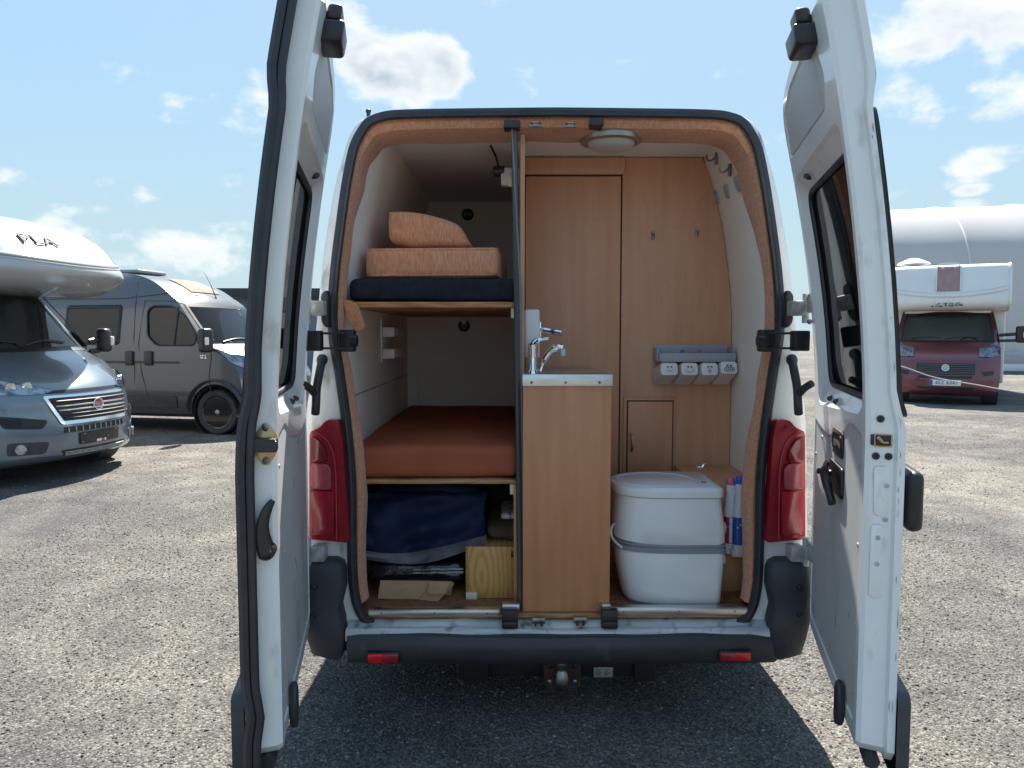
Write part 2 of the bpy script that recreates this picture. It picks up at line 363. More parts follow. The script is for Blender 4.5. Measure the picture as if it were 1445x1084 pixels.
def soft_box(x0, x1, y0, y1, z0, z1, r, wob=.008, sc=4, seed=0, cuts=10, puff=0):
    "a cushion: a rounded, slightly uneven box"
    t = bmesh.new(); bmesh.ops.create_cube(t, size=2); bmesh.ops.subdivide_edges(t, edges=t.edges[:], cuts=cuts, use_grid_fill=True)
    h = Vector(((x1 - x0) / 2, (y1 - y0) / 2, (z1 - z0) / 2)); c = Vector(((x0 + x1) / 2, (y0 + y1) / 2, (z0 + z1) / 2))
    for v in t.verts:
        p = Vector((math.copysign(1 - (1 - abs(v.co.x)) ** 1.6, v.co.x) * h.x, math.copysign(1 - (1 - abs(v.co.y)) ** 1.6, v.co.y) * h.y, v.co.z * h.z))
        core = Vector([max(-hh + r, min(hh - r, q)) for hh, q in zip(h, p)]); d = p - core
        if d.length > 1e-6: p = core + d.normalized() * r
        if puff:
            f = (1 - (p.x / h.x) ** 2) * (1 - (p.y / h.y) ** 2); p.z += math.copysign(puff * f, v.co.z)
        p += mnoise.noise_vector((p + c) * sc + Vector((seed, 0, 0))) * wob
        v.co = p + c
    return t
# ------------------------------------------------------------------ the white camper van, seen from behind
XC = .172; Y0 = 2.86
def lean(z): return .13 * (max(0, z - 1.25) / 1.15) ** 1.5
def rear(px, py, off=0):
    Y = Y0
    for _ in range(4): p = at(px, py, Y + off); Y = Y0 + lean(p.z)
    return p
van = thing('camper_van', 'white high-roof camper van with its two rear doors wide open', 'van', (XC, Y0 + 2, 0))
def mirror_loop(half):
    R_ = [rear(786 + h, y) for h, y in half]
    R_ = [(p.x - XC, p.z) for p in R_]
    return R_
o_half = mirror_loop([(357, 905), (357, 770), (355, 600), (348, 540), (341, 470), (335, 410), (328, 350), (317, 285), (309, 248), (301, 221), (295, 200), (286, 180), (268, 163), (230, 154), (120, 150), (0, 149)])
h_half = mirror_loop([(0, 884), (230, 884), (262, 880), (278, 862), (286, 830), (289, 780), (291, 680), (299, 595), (309, 525), (317, 478), (318, 428), (314, 375), (304, 300), (297, 255), (290, 220), (285, 203), (277, 187), (265, 171), (246, 162), (212, 157.5), (100, 155.5), (0, 154.5)])
def sm2(h, n=4): return [(p.x, p.y) for p in smooth_path([Vector((a, b, 0)) for a, b in h], n)]
o_half = sm2(o_half); h_half = sm2(h_half)
outer = o_half + [(-x, z) for x, z in reversed(o_half[:-1])]              # open at the bottom
hole = h_half + [(-x, z) for x, z in reversed(h_half[1:-1])]              # closed loop, starts bottom centre
def onrear(x, z, d=0): return Vector((x + XC, Y0 + lean(z) + d, z))
# rear frame and shell
bm = bmesh.new()
oi = inset(outer, .03); oi[0] = (outer[0][0] - .03, outer[0][1]); oi[-1] = (outer[-1][0] + .03, outer[-1][1])
panel(oi, [hole], onrear, None, .1, bm)
ring_wall(hole, onrear, inset(hole, .004), lambda a, b: onrear(a, b, .05), bm)
rings = []
for d, ins in ((0, .03), (.004, .016), (.012, .006), (.03, 0)):
    q = inset(outer, ins); q[0] = (outer[0][0] - ins, outer[0][1]); q[-1] = (outer[-1][0] + ins, outer[-1][1]); rings.append([onrear(a, b, d) for a, b in q])
def full(Y, ztop=None, k=1.0, zlow=.42):
    zt = max(p[1] for p in outer); out = []
    for x, z in outer:
        zz = z if ztop is None else zlow + (z - zlow) * (ztop - zlow) / (zt - zlow)
        out.append(Vector((x * k + XC, Y, zz)))
    return out
rings += [full(3.4), full(5.2), full(6.2), full(6.7, 2.40, .99), full(7.0, 2.15, .98), full(7.45, 1.45, .96), full(7.9, 1.15, .93), full(8.15, 1.0, .84), full(8.22, .8, .78)]
loft(rings, closed=False, bm=bm)
body = obj('body', bm, white_frame, van)
for cy in (4.15, 7.35):
    for sx in (-1, 1):
        M = Matrix.Translation((XC + sx * .86, cy, .335)) @ Matrix.Rotation(math.pi / 2, 4, 'Y')
        wh = obj('wheel', lathe([(.2, -.1), (.31, -.11), (.335, -.07), (.335, .07), (.31, .11), (.2, .1)], 28, M), rubber, van)
        obj('rim', lathe([(.02, -.105), (.19, -.1), (.2, 0), (.19, .1), (.02, .105)], 20, M), steel, wh)
obj('underbody', box(XC - .9, XC + .9, 3.1, 7.9, .30, .42, .02), black_plastic, van)
# black rubber round the opening
cut = [i for i, (x, z) in enumerate(hole) if z > min(q[1] for q in hole) + .006]
sel = lambda lp: [lp[i] for i in cut]
pth = [onrear(a, b, -.004) for a, b in sel(inset(hole, .012))]
obj('door_seal', tube(pth, .017, 8, False, flat=1.15, up=(0, 1, 0)), seal_rubber, van)
pth = [onrear(a, b, -.012) for a, b in sel(inset(hole, .024))]
obj('door_seal', tube(pth, .008, 6, False), seal_rubber, van)
# orange fabric trim
up_part = [i for i, (x, z) in enumerate(hole) if z > .462]
def trim_ring(ins, d, w=0): 
    q = inset(hole, ins)
    out = []
    for i in up_part:
        x, z = q[i]; s = 1.0
        # wider at the foot of each side
        ex = -.018 * max(0, 1 - abs(z - .88) / .42) + .004 * max(0, min(1, (z - 1.55) / .3))
        x2 = x - math.copysign(ex * w, x); x2 += math.copysign(.42 * max(0, d - .07) * max(0, min(1, (2.15 - z) / .3)), x); x2 = math.copysign(min(abs(x2), abs(hole[i][0]) + .012), x2); z -= .038 * w * max(0, min(1, (z - 2.2) / .12)); p = onrear(x2, z, d); p += mnoise.noise_vector(p * 6) * .008 * min(1, d * 12); out.append(p)
    return out
obj('fabric_trim', loft([trim_ring(.022, .012), trim_ring(.030, .010, .3), trim_ring(.040, .025, .7), trim_ring(.044, .07, 1), trim_ring(.042, .13, 1), trim_ring(.044, .19, 1), trim_ring(.02, .225, .5), trim_ring(-.01, .23, 0)], closed=False), orange_fabric, van)
# interior shell
FZ = at(780, 864, 2.87).z
CZ = 2.37; YB = 4.68; YP = 3.50
def wall_curve(sx, w): return [(XC + sx * (w + .0), FZ - .02), (XC + sx * w, 1.45), (XC + sx * (w - .01), 1.72), (XC + sx * (w - .05), 2.02), (XC + sx * (w - .10), 2.22), (XC + sx * (w - .15), CZ)]
WL, WR = .835, .873
for sx, wd, yb in ((-1, WL, YB), (1, WR, YP + .05)):
    c = sm2(wall_curve(sx, wd), 4)
    obj('wall_lining', loft([[Vector((x + sx * .055, 3.0 + lean(z), z + .01)) for x, z in c], [Vector((x + sx * .02, 3.06 + lean(z), z)) for x, z in c], [Vector((x, 3.16 + lean(z), z)) for x, z in c], [Vector((x, yb, z)) for x, z in c]], closed=False), wall_lining, van)
obj('ceiling_lining', box(XC - .74, XC + .74, 3.14, YB, CZ, CZ + .02, 0), ceil_lining, van)
obj('interior_floor', box(XC - .87, XC + .875, Y0 + .012, YB, FZ - .03, FZ, .002), vinyl_floor, van)
obj('back_wall', box(XC - WL, .05, YB, YB + .02, FZ, CZ, 0), wall_lining, van)
p0, p1 = at(592, 519, YB - .012), at(733, 580, YB - .012)
obj('back_wall_panel', box(p0.x, .03, YB - .014, YB - .002, p1.z - .2, p0.z, .003), wall_lining, van)
# side wall seams on the left
fb = wood_dark
obj('panel_bead', box(p0.x - .012, .03, YB - .020, YB - .0145, p0.z - .004, p0.z + .010, .002), wall_lining, van); obj('panel_bead', box(p0.x - .014, p0.x, YB - .020, YB - .0145, p1.z - .2, p0.z - .0045, .002), wall_lining, van)
obj('wall_seam', box(XC - WL - .001, XC - WL + .003, 3.0, YB, 1.285, 1.291, 0), grey_plastic, van)
obj('wall_seam', box(XC - WL - .001, XC - WL + .003, 3.62, 3.626, .9, 1.66, 0), grey_plastic, van)
# partition between bunks and wash room, with its grey post
obj('partition', box(.034, .052, 3.04, YB, FZ, CZ - .02, .002), wood_dark, van)
post = obj('divider_post', tube([at(725.5, 182, 2.99), at(729, 400, 2.935), at(735, 862, 2.895)], .013, 8), mat('post_grey', (.09, .095, .10), .4, .5), van)
obj('zip_strip', tube([at(722.5, 182, 2.975), at(734, 405, 2.925), at(740.5, 862, 2.885)], .0045, 6), mat('zip_grey', (.17, .17, .17), .5), post)
# wash room back wall: laminate panels
def wallpanel(name, x0, x1, y0, y1, Y, th, m, parent, bev=.0025):
    a, b = at(x0, y0, Y), at(x1, y1, Y); ym = (y0 + y1) / 2; xa, xb = at(x0, ym, Y).x, at(x1, ym, Y).x
    return obj(name, box(xa, xb, Y, Y + th, b.z, a.z, bev), m, parent)
wr = obj('washroom_panel', box(.052, XC + WR + .02, YP + .013, YP + .03, FZ, CZ, 0), gap_shade_brown, van)  # backing coloured dark so the panel gaps read as shaded
wallpanel('frame_strip', 735, 739.8, 246, 860, YP, .012, wood_dark, wr)
wallpanel('door_panel', 741.3, 873.4, 249, 862, YP, .012, wood_dark, wr)
a, b = at(875.6, 555, YP), at(1037, 850, YP)
curve = [(a.x, FZ + .01), (a.x, CZ - .003), (XC + WR - .158, CZ - .003)] + [(x, z) for x, z in reversed(sm2(wall_curve(1, WR - .004), 3)) if FZ + .01 < z < CZ - .01] + [(XC + WR - .004, FZ + .01)]
obj('side_panel', prism(curve, lambda a_, b_, t: (a_, YP + t, b_), .001, .012, .002), wood_dark, wr)
wallpanel('head_strip', 736, 882, 222, 246, YP - .014, .014, wood_dark, wr)
for sx, sy in ((869, 240), (879, 339), (879, 424), (878.5, 446), (884, 500), (880, 552)): screw(at(sx, sy, YP - (.015 if sy == 240 else .001)), (0, -1, 0), .0035, .002, steel, wr)
# small cupboard door
fr = wallpanel('cupboard_frame', 879.5, 953, 561, 668, YP - .01, .01, wood_dark, wr)
sgap = wallpanel('cupboard_shadow_gap', 884, 950, 564.8, 668, YP - .013, .003, gap_shade_brown, wr)  # dark slab standing in for the shade in the gap round the door
dr = wallpanel('cupboard_door', 886, 948.5, 567, 668, YP - .02, .0068, wood_dark, wr)
a, b = at(891, 612, YP - .03), at(891, 636, YP - .03)
obj('cupboard_handle', tube(smooth_path([a + Vector((0, .012, 0)), a + Vector((0, -.012, -.006)), (a + b) / 2 + Vector((0, -.02, 0)), b + Vector((0, -.012, .006)), b + Vector((0, .012, 0))], 4), .0095, 8, flat=.8), chrome, dr)
# wooden box over the wheel arch
a = at(952, 657, YP - .02); b = at(1042, 657, YP - .02)
wb = obj('wheel_box', box(a.x, XC + WR + .01, 3.12, YP, FZ, a.z, .004), wood_dark, van)
obj('skirting', box(a.x - .01, XC + WR, 3.105, 3.12, FZ, FZ + .16, .003), wood_dark, wb)
p = at(990, 660, YP - .06)
obj('turn_knob', tube([p + Vector((-.03, 0, .004)), p, p + Vector((.012, 0, .016)), p + Vector((.02, 0, .018))], [.004, .006, .011, .009], 8), chrome, wb)
# sink cabinet
C0, C1 = at(738, 546, 2.872), at(860, 862, 2.872)
sc_ = obj('sink_cabinet', box(C0.x, C1.x, 2.872, 2.89, C1.z - .004, at(0, 530, 2.872).z, .002), wood, van)
obj('side_panel', box(C1.x - .018, C1.x, 2.891, YP - .03, FZ, at(0, 545, 2.872).z, .002), wood, sc_)
zt = at(738, 528.5, 2.868).z; zb = at(738, 545, 2.868).z
obj('worktop', box(C0.x, C1.x + .006, 2.874, YP - .022, zb + .004, zt - .004, .003), alu, sc_)
tr = obj('trim_strip', box(C0.x - .002, C1.x + .004, 2.866, 2.871, zb, zt, .001), alu, sc_)
for sx in (750, 798, 846): screw(at(sx, 540, 2.866), (0, -1, 0), .006, .003, steel, sc_, 'rivet')
screw(at(849, 855, 2.871), (0, -1, 0), .005, .003, steel, sc_)
bs = at(752, 527, 3.0); bs.z = zt - .005
tap = obj('tap', lathe([(.024, 0), (.024, .012), (.019, .02), (.018, .09), (.021, .1), (.021, .118), (.012, .126)], 18, Matrix.Translation(bs)), chrome, sc_)
h = bs + Vector((0, 0, .11))
obj('lever', tube(smooth_path([h, h + Vector((.01, -.01, .022)), h + Vector((.03, -.02, .03)), h + Vector((.062, -.03, .034))], 4), [.016] * 4 + [.011] * 4 + [.006] * 5, 8, flat=.7), chrome, tap)
q = bs + Vector((.03, -.02, .012))
obj('spray_spout', tube(smooth_path([q, q + Vector((.012, 0, .035)), q + Vector((.035, -.01, .075)), q + Vector((.07, -.02, .098)), q + Vector((.088, -.024, .092))], 4), [.010] * 5 + [.012] * 5 + [.016] * 6 + [.015], 10), chrome, tap)
p = q + Vector((.088, -.024, .09))
obj('spray_head', tube([p, p + Vector((.004, -.002, -.028))], [.016, .013], 12), dull_steel, tap)
# soap dispenser on the partition with chrome lever
a, b = at(736, 437, 3.1), at(758, 505, 3.1)
sd = obj('soap_dispenser', box(.052, b.x + .01, 3.06, 3.17, b.z, a.z, .012, 4), white_plastic, van)
p = at(760, 466, 3.1)
obj('mount', box(p.x - .004, p.x + .012, 3.08, 3.12, p.z - .035, p.z + .035, .004), chrome, sd)
obj('lever', tube([p + Vector((0, 0, .004)), p + Vector((.03, -.02, -.002)), p + Vector((.095, -.05, -.012))], [.016, .014, .011], 10), chrome, sd)
# hooks and vents
def hook(p, n, parent, m=steel, s=1):
    n = Vector(n); z = Vector((0, 0, 1))
    o = obj('coat_hook', tube(smooth_path([p + n * .004 - z * .02 * s, p + n * .004 + z * .02 * s], 2), .0065 * s, 8, flat=.5), m, parent)
    obj('hook_arm', tube(smooth_path([p + n * .006 + z * .008 * s, p + n * .02 * s - z * .006 * s, p + n * .034 * s - z * .004 * s, p + n * .036 * s + z * .012 * s], 4), .0036 * s, 6), m, o)
for x, y in ((921, 332), (983, 328)): hook(at(x, y, YP - .001), (0, -1, 0), wr)
wx = lambda z: float(np.interp(z, [1.45, 1.72, 2.02, 2.22, CZ], [WR, WR - .01, WR - .05, WR - .10, WR - .15])) + XC
def wall_hit(px, py):
    best = min((abs(at(px, py, Y_).x - wx(at(px, py, Y_).z)), Y_) for Y_ in np.linspace(3.0, 3.48, 97)); return at(px, py, best[1])
for px_, py_ in ((1014, 224), (1033, 240)): q = wall_hit(px_, py_); hook(q - Vector((.006, 0, 0)), (-1, 0, 0), van, steel, 1.3)
for px_, py_ in ((1012, 278), (1026, 270), (1041, 259)):
    M = Matrix.Translation(wall_hit(px_, py_)) @ Vector((-1, 0, -.3)).to_track_quat('Z', 'Y').to_matrix().to_4x4()
    v = obj('round_vent', lathe([(.034, -.004), (.034, .004), (.028, .008), (.026, .004), (.002, .003)], 20, M), dull_steel, van)
# ceiling lamp
p = at(862, 196, 3.13)
M = Matrix.Translation((p.x, 3.13, CZ))
cl = obj('ceiling_lamp', lathe([(.12, 0), (.128, -.012), (.126, -.03), (.108, -.036), (.10, -.03)], 36, M), mat('lamp_ring', (.33, .30, .27), .35, .6), van)
obj('lamp_dome', lathe([(.10, -.032), (.092, -.046), (.07, -.058), (.04, -.066), (.002, -.068)], 36, M), mat('lamp_opal', (.52, .48, .43), .3), cl)
# goose-neck lamp and cream light by the bunk
a = at(688, 192, 3.25)
gl = obj('gooseneck_lamp', tube(smooth_path([a, at(693, 207, 3.3), at(700, 222, 3.35), at(704, 238, 3.4)], 5), .0055, 8), black_plastic, van)
q = at(705, 242, 3.4)
obj('lamp_head', tube([q + Vector((-.03, 0, .0)), q + Vector((-.024, 0, 0)), q + Vector((.02, 0, 0)), q + Vector((.026, 0, -.002))], [.018, .024, .024, .016], 12), black_plastic, gl)
q = at(718, 253, 3.42)
bl = obj('bunk_light', box(q.x - .035, .032, 3.38, 3.44, q.z - .035, q.z + .045, .006), mat('warm_white', (.62, .60, .56), .5), van)
obj('light_cover', box(q.x - .004, q.x + .026, 3.36, 3.381, q.z - .045, q.z + .005, .005), cream, bl)
for x, y in ((660, 303), (655, 460)):
    p = at(x, y, YB - .001); M = Matrix.Translation(p) @ Matrix.Rotation(R(90), 4, 'X')
    v = obj('round_fan' if y < 400 else 'socket', lathe([(.037, 0), (.037, .012), (.030, .022), (.025, .014), (.004, .012)], 22, M), black_plastic, van)
    if y > 400:
        obj('socket_face', lathe([(.018, .02), (.018, .034), (.008, .036), (.001, .034)], 16, Matrix.Translation(p + Vector((0, 0, .03))) @ Matrix.Rotation(R(90), 4, 'X')), cream, v)
        obj('socket_plug', box(p.x - .02, p.x + .05, YB - .014, YB, p.z + .075, p.z + .09, .003), black_plastic, v)
    else:
        for k in range(5): obj('fan_blade', box(p.x - .022 + k * .010, p.x - .019 + k * .010, YB - .024, YB - .02, p.z - .012, p.z + .012, .001), steel, v)
screw(at(675.5, 462, YB - .001), (0, -1, 0), .006, .004, cream, van)
# pocket shelf on the left wall
xw = XC - WL
ps = obj('wall_shelf', box(xw, xw + .008, 3.72, 4.02, 1.40, 1.62, .003), white_plastic, van)
for z in (1.42, 1.53): obj('shelf_tray', box(xw + .009, xw + .07, 3.72, 4.02, z, z + .05, .006), white_plastic, ps)
obj('net_rod', tube([(xw + .01, 3.3, 1.97), (xw + .05, 3.42, 2.06)], .004, 6), steel, van)
# bunk boards
def board(x0, x1, y0, y1, Y, depth, name='bunk_board'):
    a, b = at(x0, y0, Y), at(x1, y1, Y)
    return obj(name, box(max(a.x, XC - WL + .003), min(b.x, .033), Y, Y + depth, b.z, a.z, .002), ply_edge, van)
board(487, 726, 426, 434, 2.965, YB - 2.97); board(502, 733, 677, 683, 2.945, YB - 2.95)
a, b = at(721, 434, 2.99), at(727, 449, 2.99); obj('bunk_bracket', box(a.x, b.x, 2.99, 3.03, b.z, a.z - .001, .001), cream, van)
a, b = at(722, 684, 2.93), at(734, 861, 2.93); obj('bunk_post', box(a.x + .008, .033, 2.935, 2.953, FZ, a.z - .001, .002), wood, van)
a, b = at(721, 684, 2.94), at(732, 699, 2.94); obj('bunk_bracket', box(a.x - .004, b.x - .012, 2.954, 2.985, b.z, a.z - .002, .001), cream, van)
# threshold strips, sill, latches
def strip(x0, x1, y0, y1, Y=2.845):
    a, b = at(x0, y0, Y), at(x1, y1, Y)
    o = obj('threshold_strip', box(a.x, b.x, Y, Y + .006, b.z, a.z, .0015), alu, van)
    obj('strip_flange', box(a.x, b.x, Y + .0061, Y + .04, a.z - .003, a.z + .001, .001), alu, o)
    n = max(2, round((b.x - a.x) / .22) + 1)
    for k in range(n): screw(at(x0 + 18 + (x1 - x0 - 36) * k / (n - 1), (y0 + y1) / 2, Y), (0, -1, 0), .004, .002, steel, o)
    return o
strip(520, 706, 861.5, 869); strip(862, 1055, 858.5, 867.5); strip(709, 733, 854, 861.5, 2.84); strip(850, 862, 854, 861)
a, b = at(520, 866, 2.853), at(1056, 873, 2.853)
obj('floor_edge', box(a.x, b.x, 2.852, 2.871, at(0, 872, 2.85).z, FZ - .001, .001), ply_edge, van)
# sill: a stepped white pressing
sec = [(y_, at(786, py_, y_).z) for y_, py_ in ((2.93, 868), (2.885, 871), (2.862, 873), (2.838, 880), (2.828, 884), (2.806, 887), (2.795, 892), (2.79, 905))]
xs = np.linspace(at(492, 890, 2.85).x, at(1090, 890, 2.85).x, 70); bm = bmesh.new(); rings = []
for x in xs:
    dip = .006 * math.exp(-((x - .19) / .17) ** 4)
    dz = .0012 * math.sin(x * 23) + .001 * math.sin(x * 57)
    rings.append([Vector((x, y + .004 * math.sin(x * 11 + k), z + dz - (dip if 2 <= k <= 5 else 0))) for k, (y, z) in enumerate(sec)])
obj('sill', loft(rings, closed=False, caps=False), sill_paint, van)
def latch(x0, x1, y0, y1, Y, name='latch_block'):
    a, b = at(x0, y0, Y), at(x1, y1, Y); o = obj(name, box(a.x, b.x, Y, Y + .035, b.z, a.z, .004), black_plastic, van)
    obj('latch_lip', box(a.x + .004, b.x - .004, Y - .012, Y, b.z + .002, (a.z + b.z) / 2 - .006, .004), black_plastic, o); return o
latch(708, 731, 862, 887, 2.805); latch(849, 872, 862, 887, 2.805); 
for x0, x1, y0, y1 in ((711, 734, 169, 180), (833, 852, 166, 177)):
    a, b = at(x0, y0, 2.95), at(x1, y1, 2.95); obj('latch_block', box(a.x, b.x, 2.95, 3.02, b.z, a.z, .004), black_plastic, van)
for x, y in ((760, 877), (819, 876)):
    p = at(x, y, 2.81); s = obj('striker', box(p.x - .027, p.x + .027, 2.812, 2.83, p.z - .014, p.z + .012, .004), steel, van)
    for k in (-1, 1): obj('striker_bolt', box(p.x + k * .012 - .005, p.x + k * .012 + .005, 2.80, 2.812, p.z - .017, p.z + .0, .002), black_plastic, s)
for x, y in ((756, 174), (805, 175)):
    p = at(x, y, 2.96); s = obj('striker', box(p.x - .025, p.x + .025, 2.985, 3.0, p.z - .006, p.z + .004, .002), steel, van)
    obj('striker_bar', tube([p + Vector((-.018, .01, 0)), p + Vector((-.01, -.015, 0)), p + Vector((.01, -.015, 0)), p + Vector((.018, .01, 0))], .004, 6), steel, s)
# bumper: middle beam and two tall corners
def pxprism(name, pts, Y, depth, bev, m, parent, back=None, r=0, n=4):
    P = [at(x, y, Y) for x, y in pts]; poly = [(p.x, p.z) for p in P]
    if r: poly = roundpoly(poly, r, n)
    return obj(name, prism(poly, lambda a, b, t: (a, Y + t, b), 0, depth, bev, 3), m, parent)
secb = [(y_, at(786, py_, y_).z) for y_, py_ in ((2.85, 888), (2.785, 896), (2.762, 901), (2.75, 908), (2.746, 918), (2.752, 928), (2.765, 934), (2.79, 937), (2.87, 936))]
xs = np.linspace(at(489, 900, 2.78).x, at(1100, 900, 2.78).x, 60); rings = []
for x in xs:
    c = ((x - XC) / .82) ** 2; sag = .010 * math.exp(-((x - XC) / .16) ** 4)
    rings.append([Vector((x, y + .035 * c + (.01 if k in (3, 4) else 0) * 0, z + (-.012 * c if k > 4 else .004 * c) + .0015 * math.sin(x * 19 + k))) for k, (y, z) in enumerate(secb)])
bumper = obj('bumper', loft(rings, closed=False, caps=False), bump_plastic, van)
def corner(side):
    # rings stacked upwards, each a rounded wrap from the rear face round to the body side
    mx = lambda x: x if side > 0 else 1572 - x
    rows = [(931, 1092, 1118, 2.80), (926, 1090, 1137, 2.785), (905, 1088, 1144, 2.775), (880, 1090, 1150, 2.775), (860, 1094, 1153, 2.78), (832, 1088, 1154, 2.78), (808, 1088, 1154, 2.785), (797, 1091, 1150, 2.792), (790, 1098, 1142, 2.81)]
    rings = []
    for y, xi, xo, Y in rows:
        a, b = at(mx(xi), y, Y), at(mx(xo), y, Y); z = (a.z + b.z) / 2; s = side; r = .05
        ring = [Vector((a.x, Y + .085, z)), Vector((a.x, Y + .015, z)), Vector((a.x + s * .014, Y, z))]
        for k in range(6): t = R(90 * k / 5); ring.append(Vector((b.x - s * r + s * r * math.sin(t), Y + r - r * math.cos(t), z)))
        ring += [Vector((b.x - s * .005, Y + .45, z)), Vector((b.x - s * .10, Y + .45, z)), Vector((b.x - s * .10, Y + .085, z))]
        rings.append(ring)
    o = obj('bumper_corner', loft(rings), bump_plastic, bumper, 50)
    for y in (829, 868):
        p = at(mx(1129), y, 2.779)
        obj('bolt_hole', lathe([(.012, .003), (.014, -.001), (.011, -.002), (.009, .004), (.001, .008)], 14, Matrix.Translation(p) @ Matrix.Rotation(R(90), 4, 'X')), black_plastic, bumper)
    return o
corner(1); corner(-1)
for x0, x1, y0, y1 in ((520, 562, 922, 934), (1016, 1058, 920, 931)):
    a, b = at(x0, y0, 2.762), at(x1, y1, 2.762)
    rf = obj('reflector', box(a.x - .006, b.x + .006, 2.757, 2.81, b.z - .006, a.z + .006, .005), black_plastic, bumper)
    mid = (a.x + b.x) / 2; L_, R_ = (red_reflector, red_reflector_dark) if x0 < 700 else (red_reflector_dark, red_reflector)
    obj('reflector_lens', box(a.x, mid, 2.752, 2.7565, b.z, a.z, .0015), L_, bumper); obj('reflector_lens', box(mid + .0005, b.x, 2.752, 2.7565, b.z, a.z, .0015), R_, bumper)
# tow bar
tb = obj('tow_bar', box(XC - .4, XC + .36, 3.0, 3.07, at(0, 955, 3.0).z, at(0, 936, 3.0).z + .04, .008), black_plastic, van)
for x0, x1 in ((655, 690), (895, 925)):
    a, b = at(x0, 930, 2.98), at(x1, 961, 2.98); obj('tow_bracket', box(a.x, b.x, 2.97, 3.10, b.z, a.z + .05, .006), black_plastic, tb)
obj('tow_plate', pxprism('t', [(766, 905), (820, 905), (820, 968), (812, 973), (776, 973), (768, 965)], 2.93, .012, .002, rust, van).data and prism([(p.x, p.z) for p in [at(x, y, 2.93) for x, y in [(766, 905), (820, 905), (820, 968), (812, 973), (776, 973), (768, 965)]]], lambda a, b, t: (a, 2.93 + t, b), 0, .012, .002), rust, tb)
for o in [o for o in bpy.data.objects if o.name == 't']: bpy.data.objects.remove(o)
for x, y in ((776, 962), (811, 962), (776, 940), (811, 940)): screw(at(x, y, 2.93), (0, -1, 0), .010, .007, steel if y > 950 else black_plastic, tb, 'bolt')
p = at(793, 971, 2.87)
tbl = obj('tow_ball', lathe([(.02, 0), (.028, .01), (.03, .03), (.024, .062), (.018, .076), (.02, .084), (.0245, .097), (.0255, .108), (.022, .121), (.011, .13), (.001, .131)], 20, Matrix.Translation(p)), steel, tb)
obj('ball_neck', tube([p + Vector((0, 0, .02)), p + Vector((0, .07, .02))], .02, 10), steel, tb)
a, b = at(838, 942, 2.99), at(865, 956, 2.99); tl = obj('type_plate', box(a.x, b.x, 2.99, 2.999, b.z, a.z, .001), mat('type_plate', (.42, .41, .39), .5, .4, c2=(.30, .29, .27), nscale=50), tb)
for k in range(4):
    for j in range(2): obj('type_line', box(a.x + .008 + j * .036, a.x + .036 + j * .03 - .006 * (k % 2), 2.9885, 2.9899, a.z - .008 - k * .008, a.z - .0055 - k * .008, 0), ink, tl)
# tail lamps
def tail(side):
    mx = lambda x: x if side > 0 else 1574 - x
    def lens(name, pts, Y, th, m, parent, r=.012):
        P = [at(mx(x), y, Y) for x, y in pts]; poly = roundpoly([(p.x, p.z) for p in P], r)
        xo = at(mx(1141), 700, Y).x
        def fn(a, b, t):
            e = max(0, 1 - abs(a - xo) / .06); return (a, Y + t + .035 * e * e, b)
        return obj(name, prism(poly, fn, 0, th, .006, 3), m, parent)
    o = lens('tail_lamp', [(1081, 766), (1141, 764), (1140, 611), (1122, 603), (1115, 593), (1096, 593), (1091, 620), (1087, 680)], 2.81, .06, tail_red, van)
    lens('brake_lens', [(1103, 757), (1138, 757), (1138, 694), (1103, 694)], 2.806, .01, tail_red, o, .006)
    lens('reverse_lens', [(1107, 691), (1138, 691), (1138, 655), (1113, 655), (1107, 662)], 2.803, .01, tail_pink, o, .012)
    lens('indicator_lens', [(1112, 652), (1138, 652), (1138, 616), (1124, 622), (1115, 634)], 2.804, .01, tail_dark, o, .01)
    pr = [at(mx(x), y, 2.806) for x, y in ((1099, 762), (1099.5, 700), (1102, 650), (1112, 622), (1132, 609))]
    obj('lens_rib', tube(smooth_path(pr, 4), .0025, 6), tail_pink, o)
    p = at(mx(1111), 602, 2.806); screw(p, (0, -1, 0), .008, .003, tail_dark, o)
tail(1); tail(-1)
# hinges, check straps, cables
def hinge(side, ya, yb, low=False):
    mx = lambda x: x if side > 0 else 1572 - x
    a = at(mx(1111), ya, 2.83); b = at(mx(1130), yb, 2.83); x0, x1 = sorted((a.x, b.x))
    o = obj('hinge', box(x0, x1, 2.785, 2.85, b.z, a.z, .006), dull_steel, van)
    c = at(mx(1137), (ya + yb) / 2, 2.80)
    obj('hinge_pin', tube([c + Vector((0, 0, -.055)), c + Vector((0, 0, .055))], .013, 12), dull_steel, o)
    obj('hinge_leaf', box(min(c.x, c.x + side * .03), max(c.x, c.x + side * .03), 2.72, 2.80, b.z + .01, a.z + .02, .006), dull_steel, o)
    if not low:
        g = at(mx(1110), (ya + yb) / 2, 2.84)
        obj('hinge_gasket', prism(roundpoly([(g.x - side * .004, b.z - .05), (g.x + side * .022, b.z - .03), (g.x + side * .022, a.z + .03), (g.x - side * .004, a.z + .045)], .02), lambda a_, b_, t: (a_, 2.832 + t, b_), 0, .03, .004), rubber, o)
        for dz in (.045, -.05): screw(at(mx(1134), (ya + yb) / 2, 2.79) + Vector((side * .012, -.03, dz)), (-side, -1, 0), .010, .006, steel, o, 'bolt')
    else:
        g = at(mx(1120), (ya + yb) / 2, 2.84); obj('hinge_gasket', box(g.x - .012, g.x + .0, 2.82, 2.85, b.z - .02, a.z, .004), rubber, o)
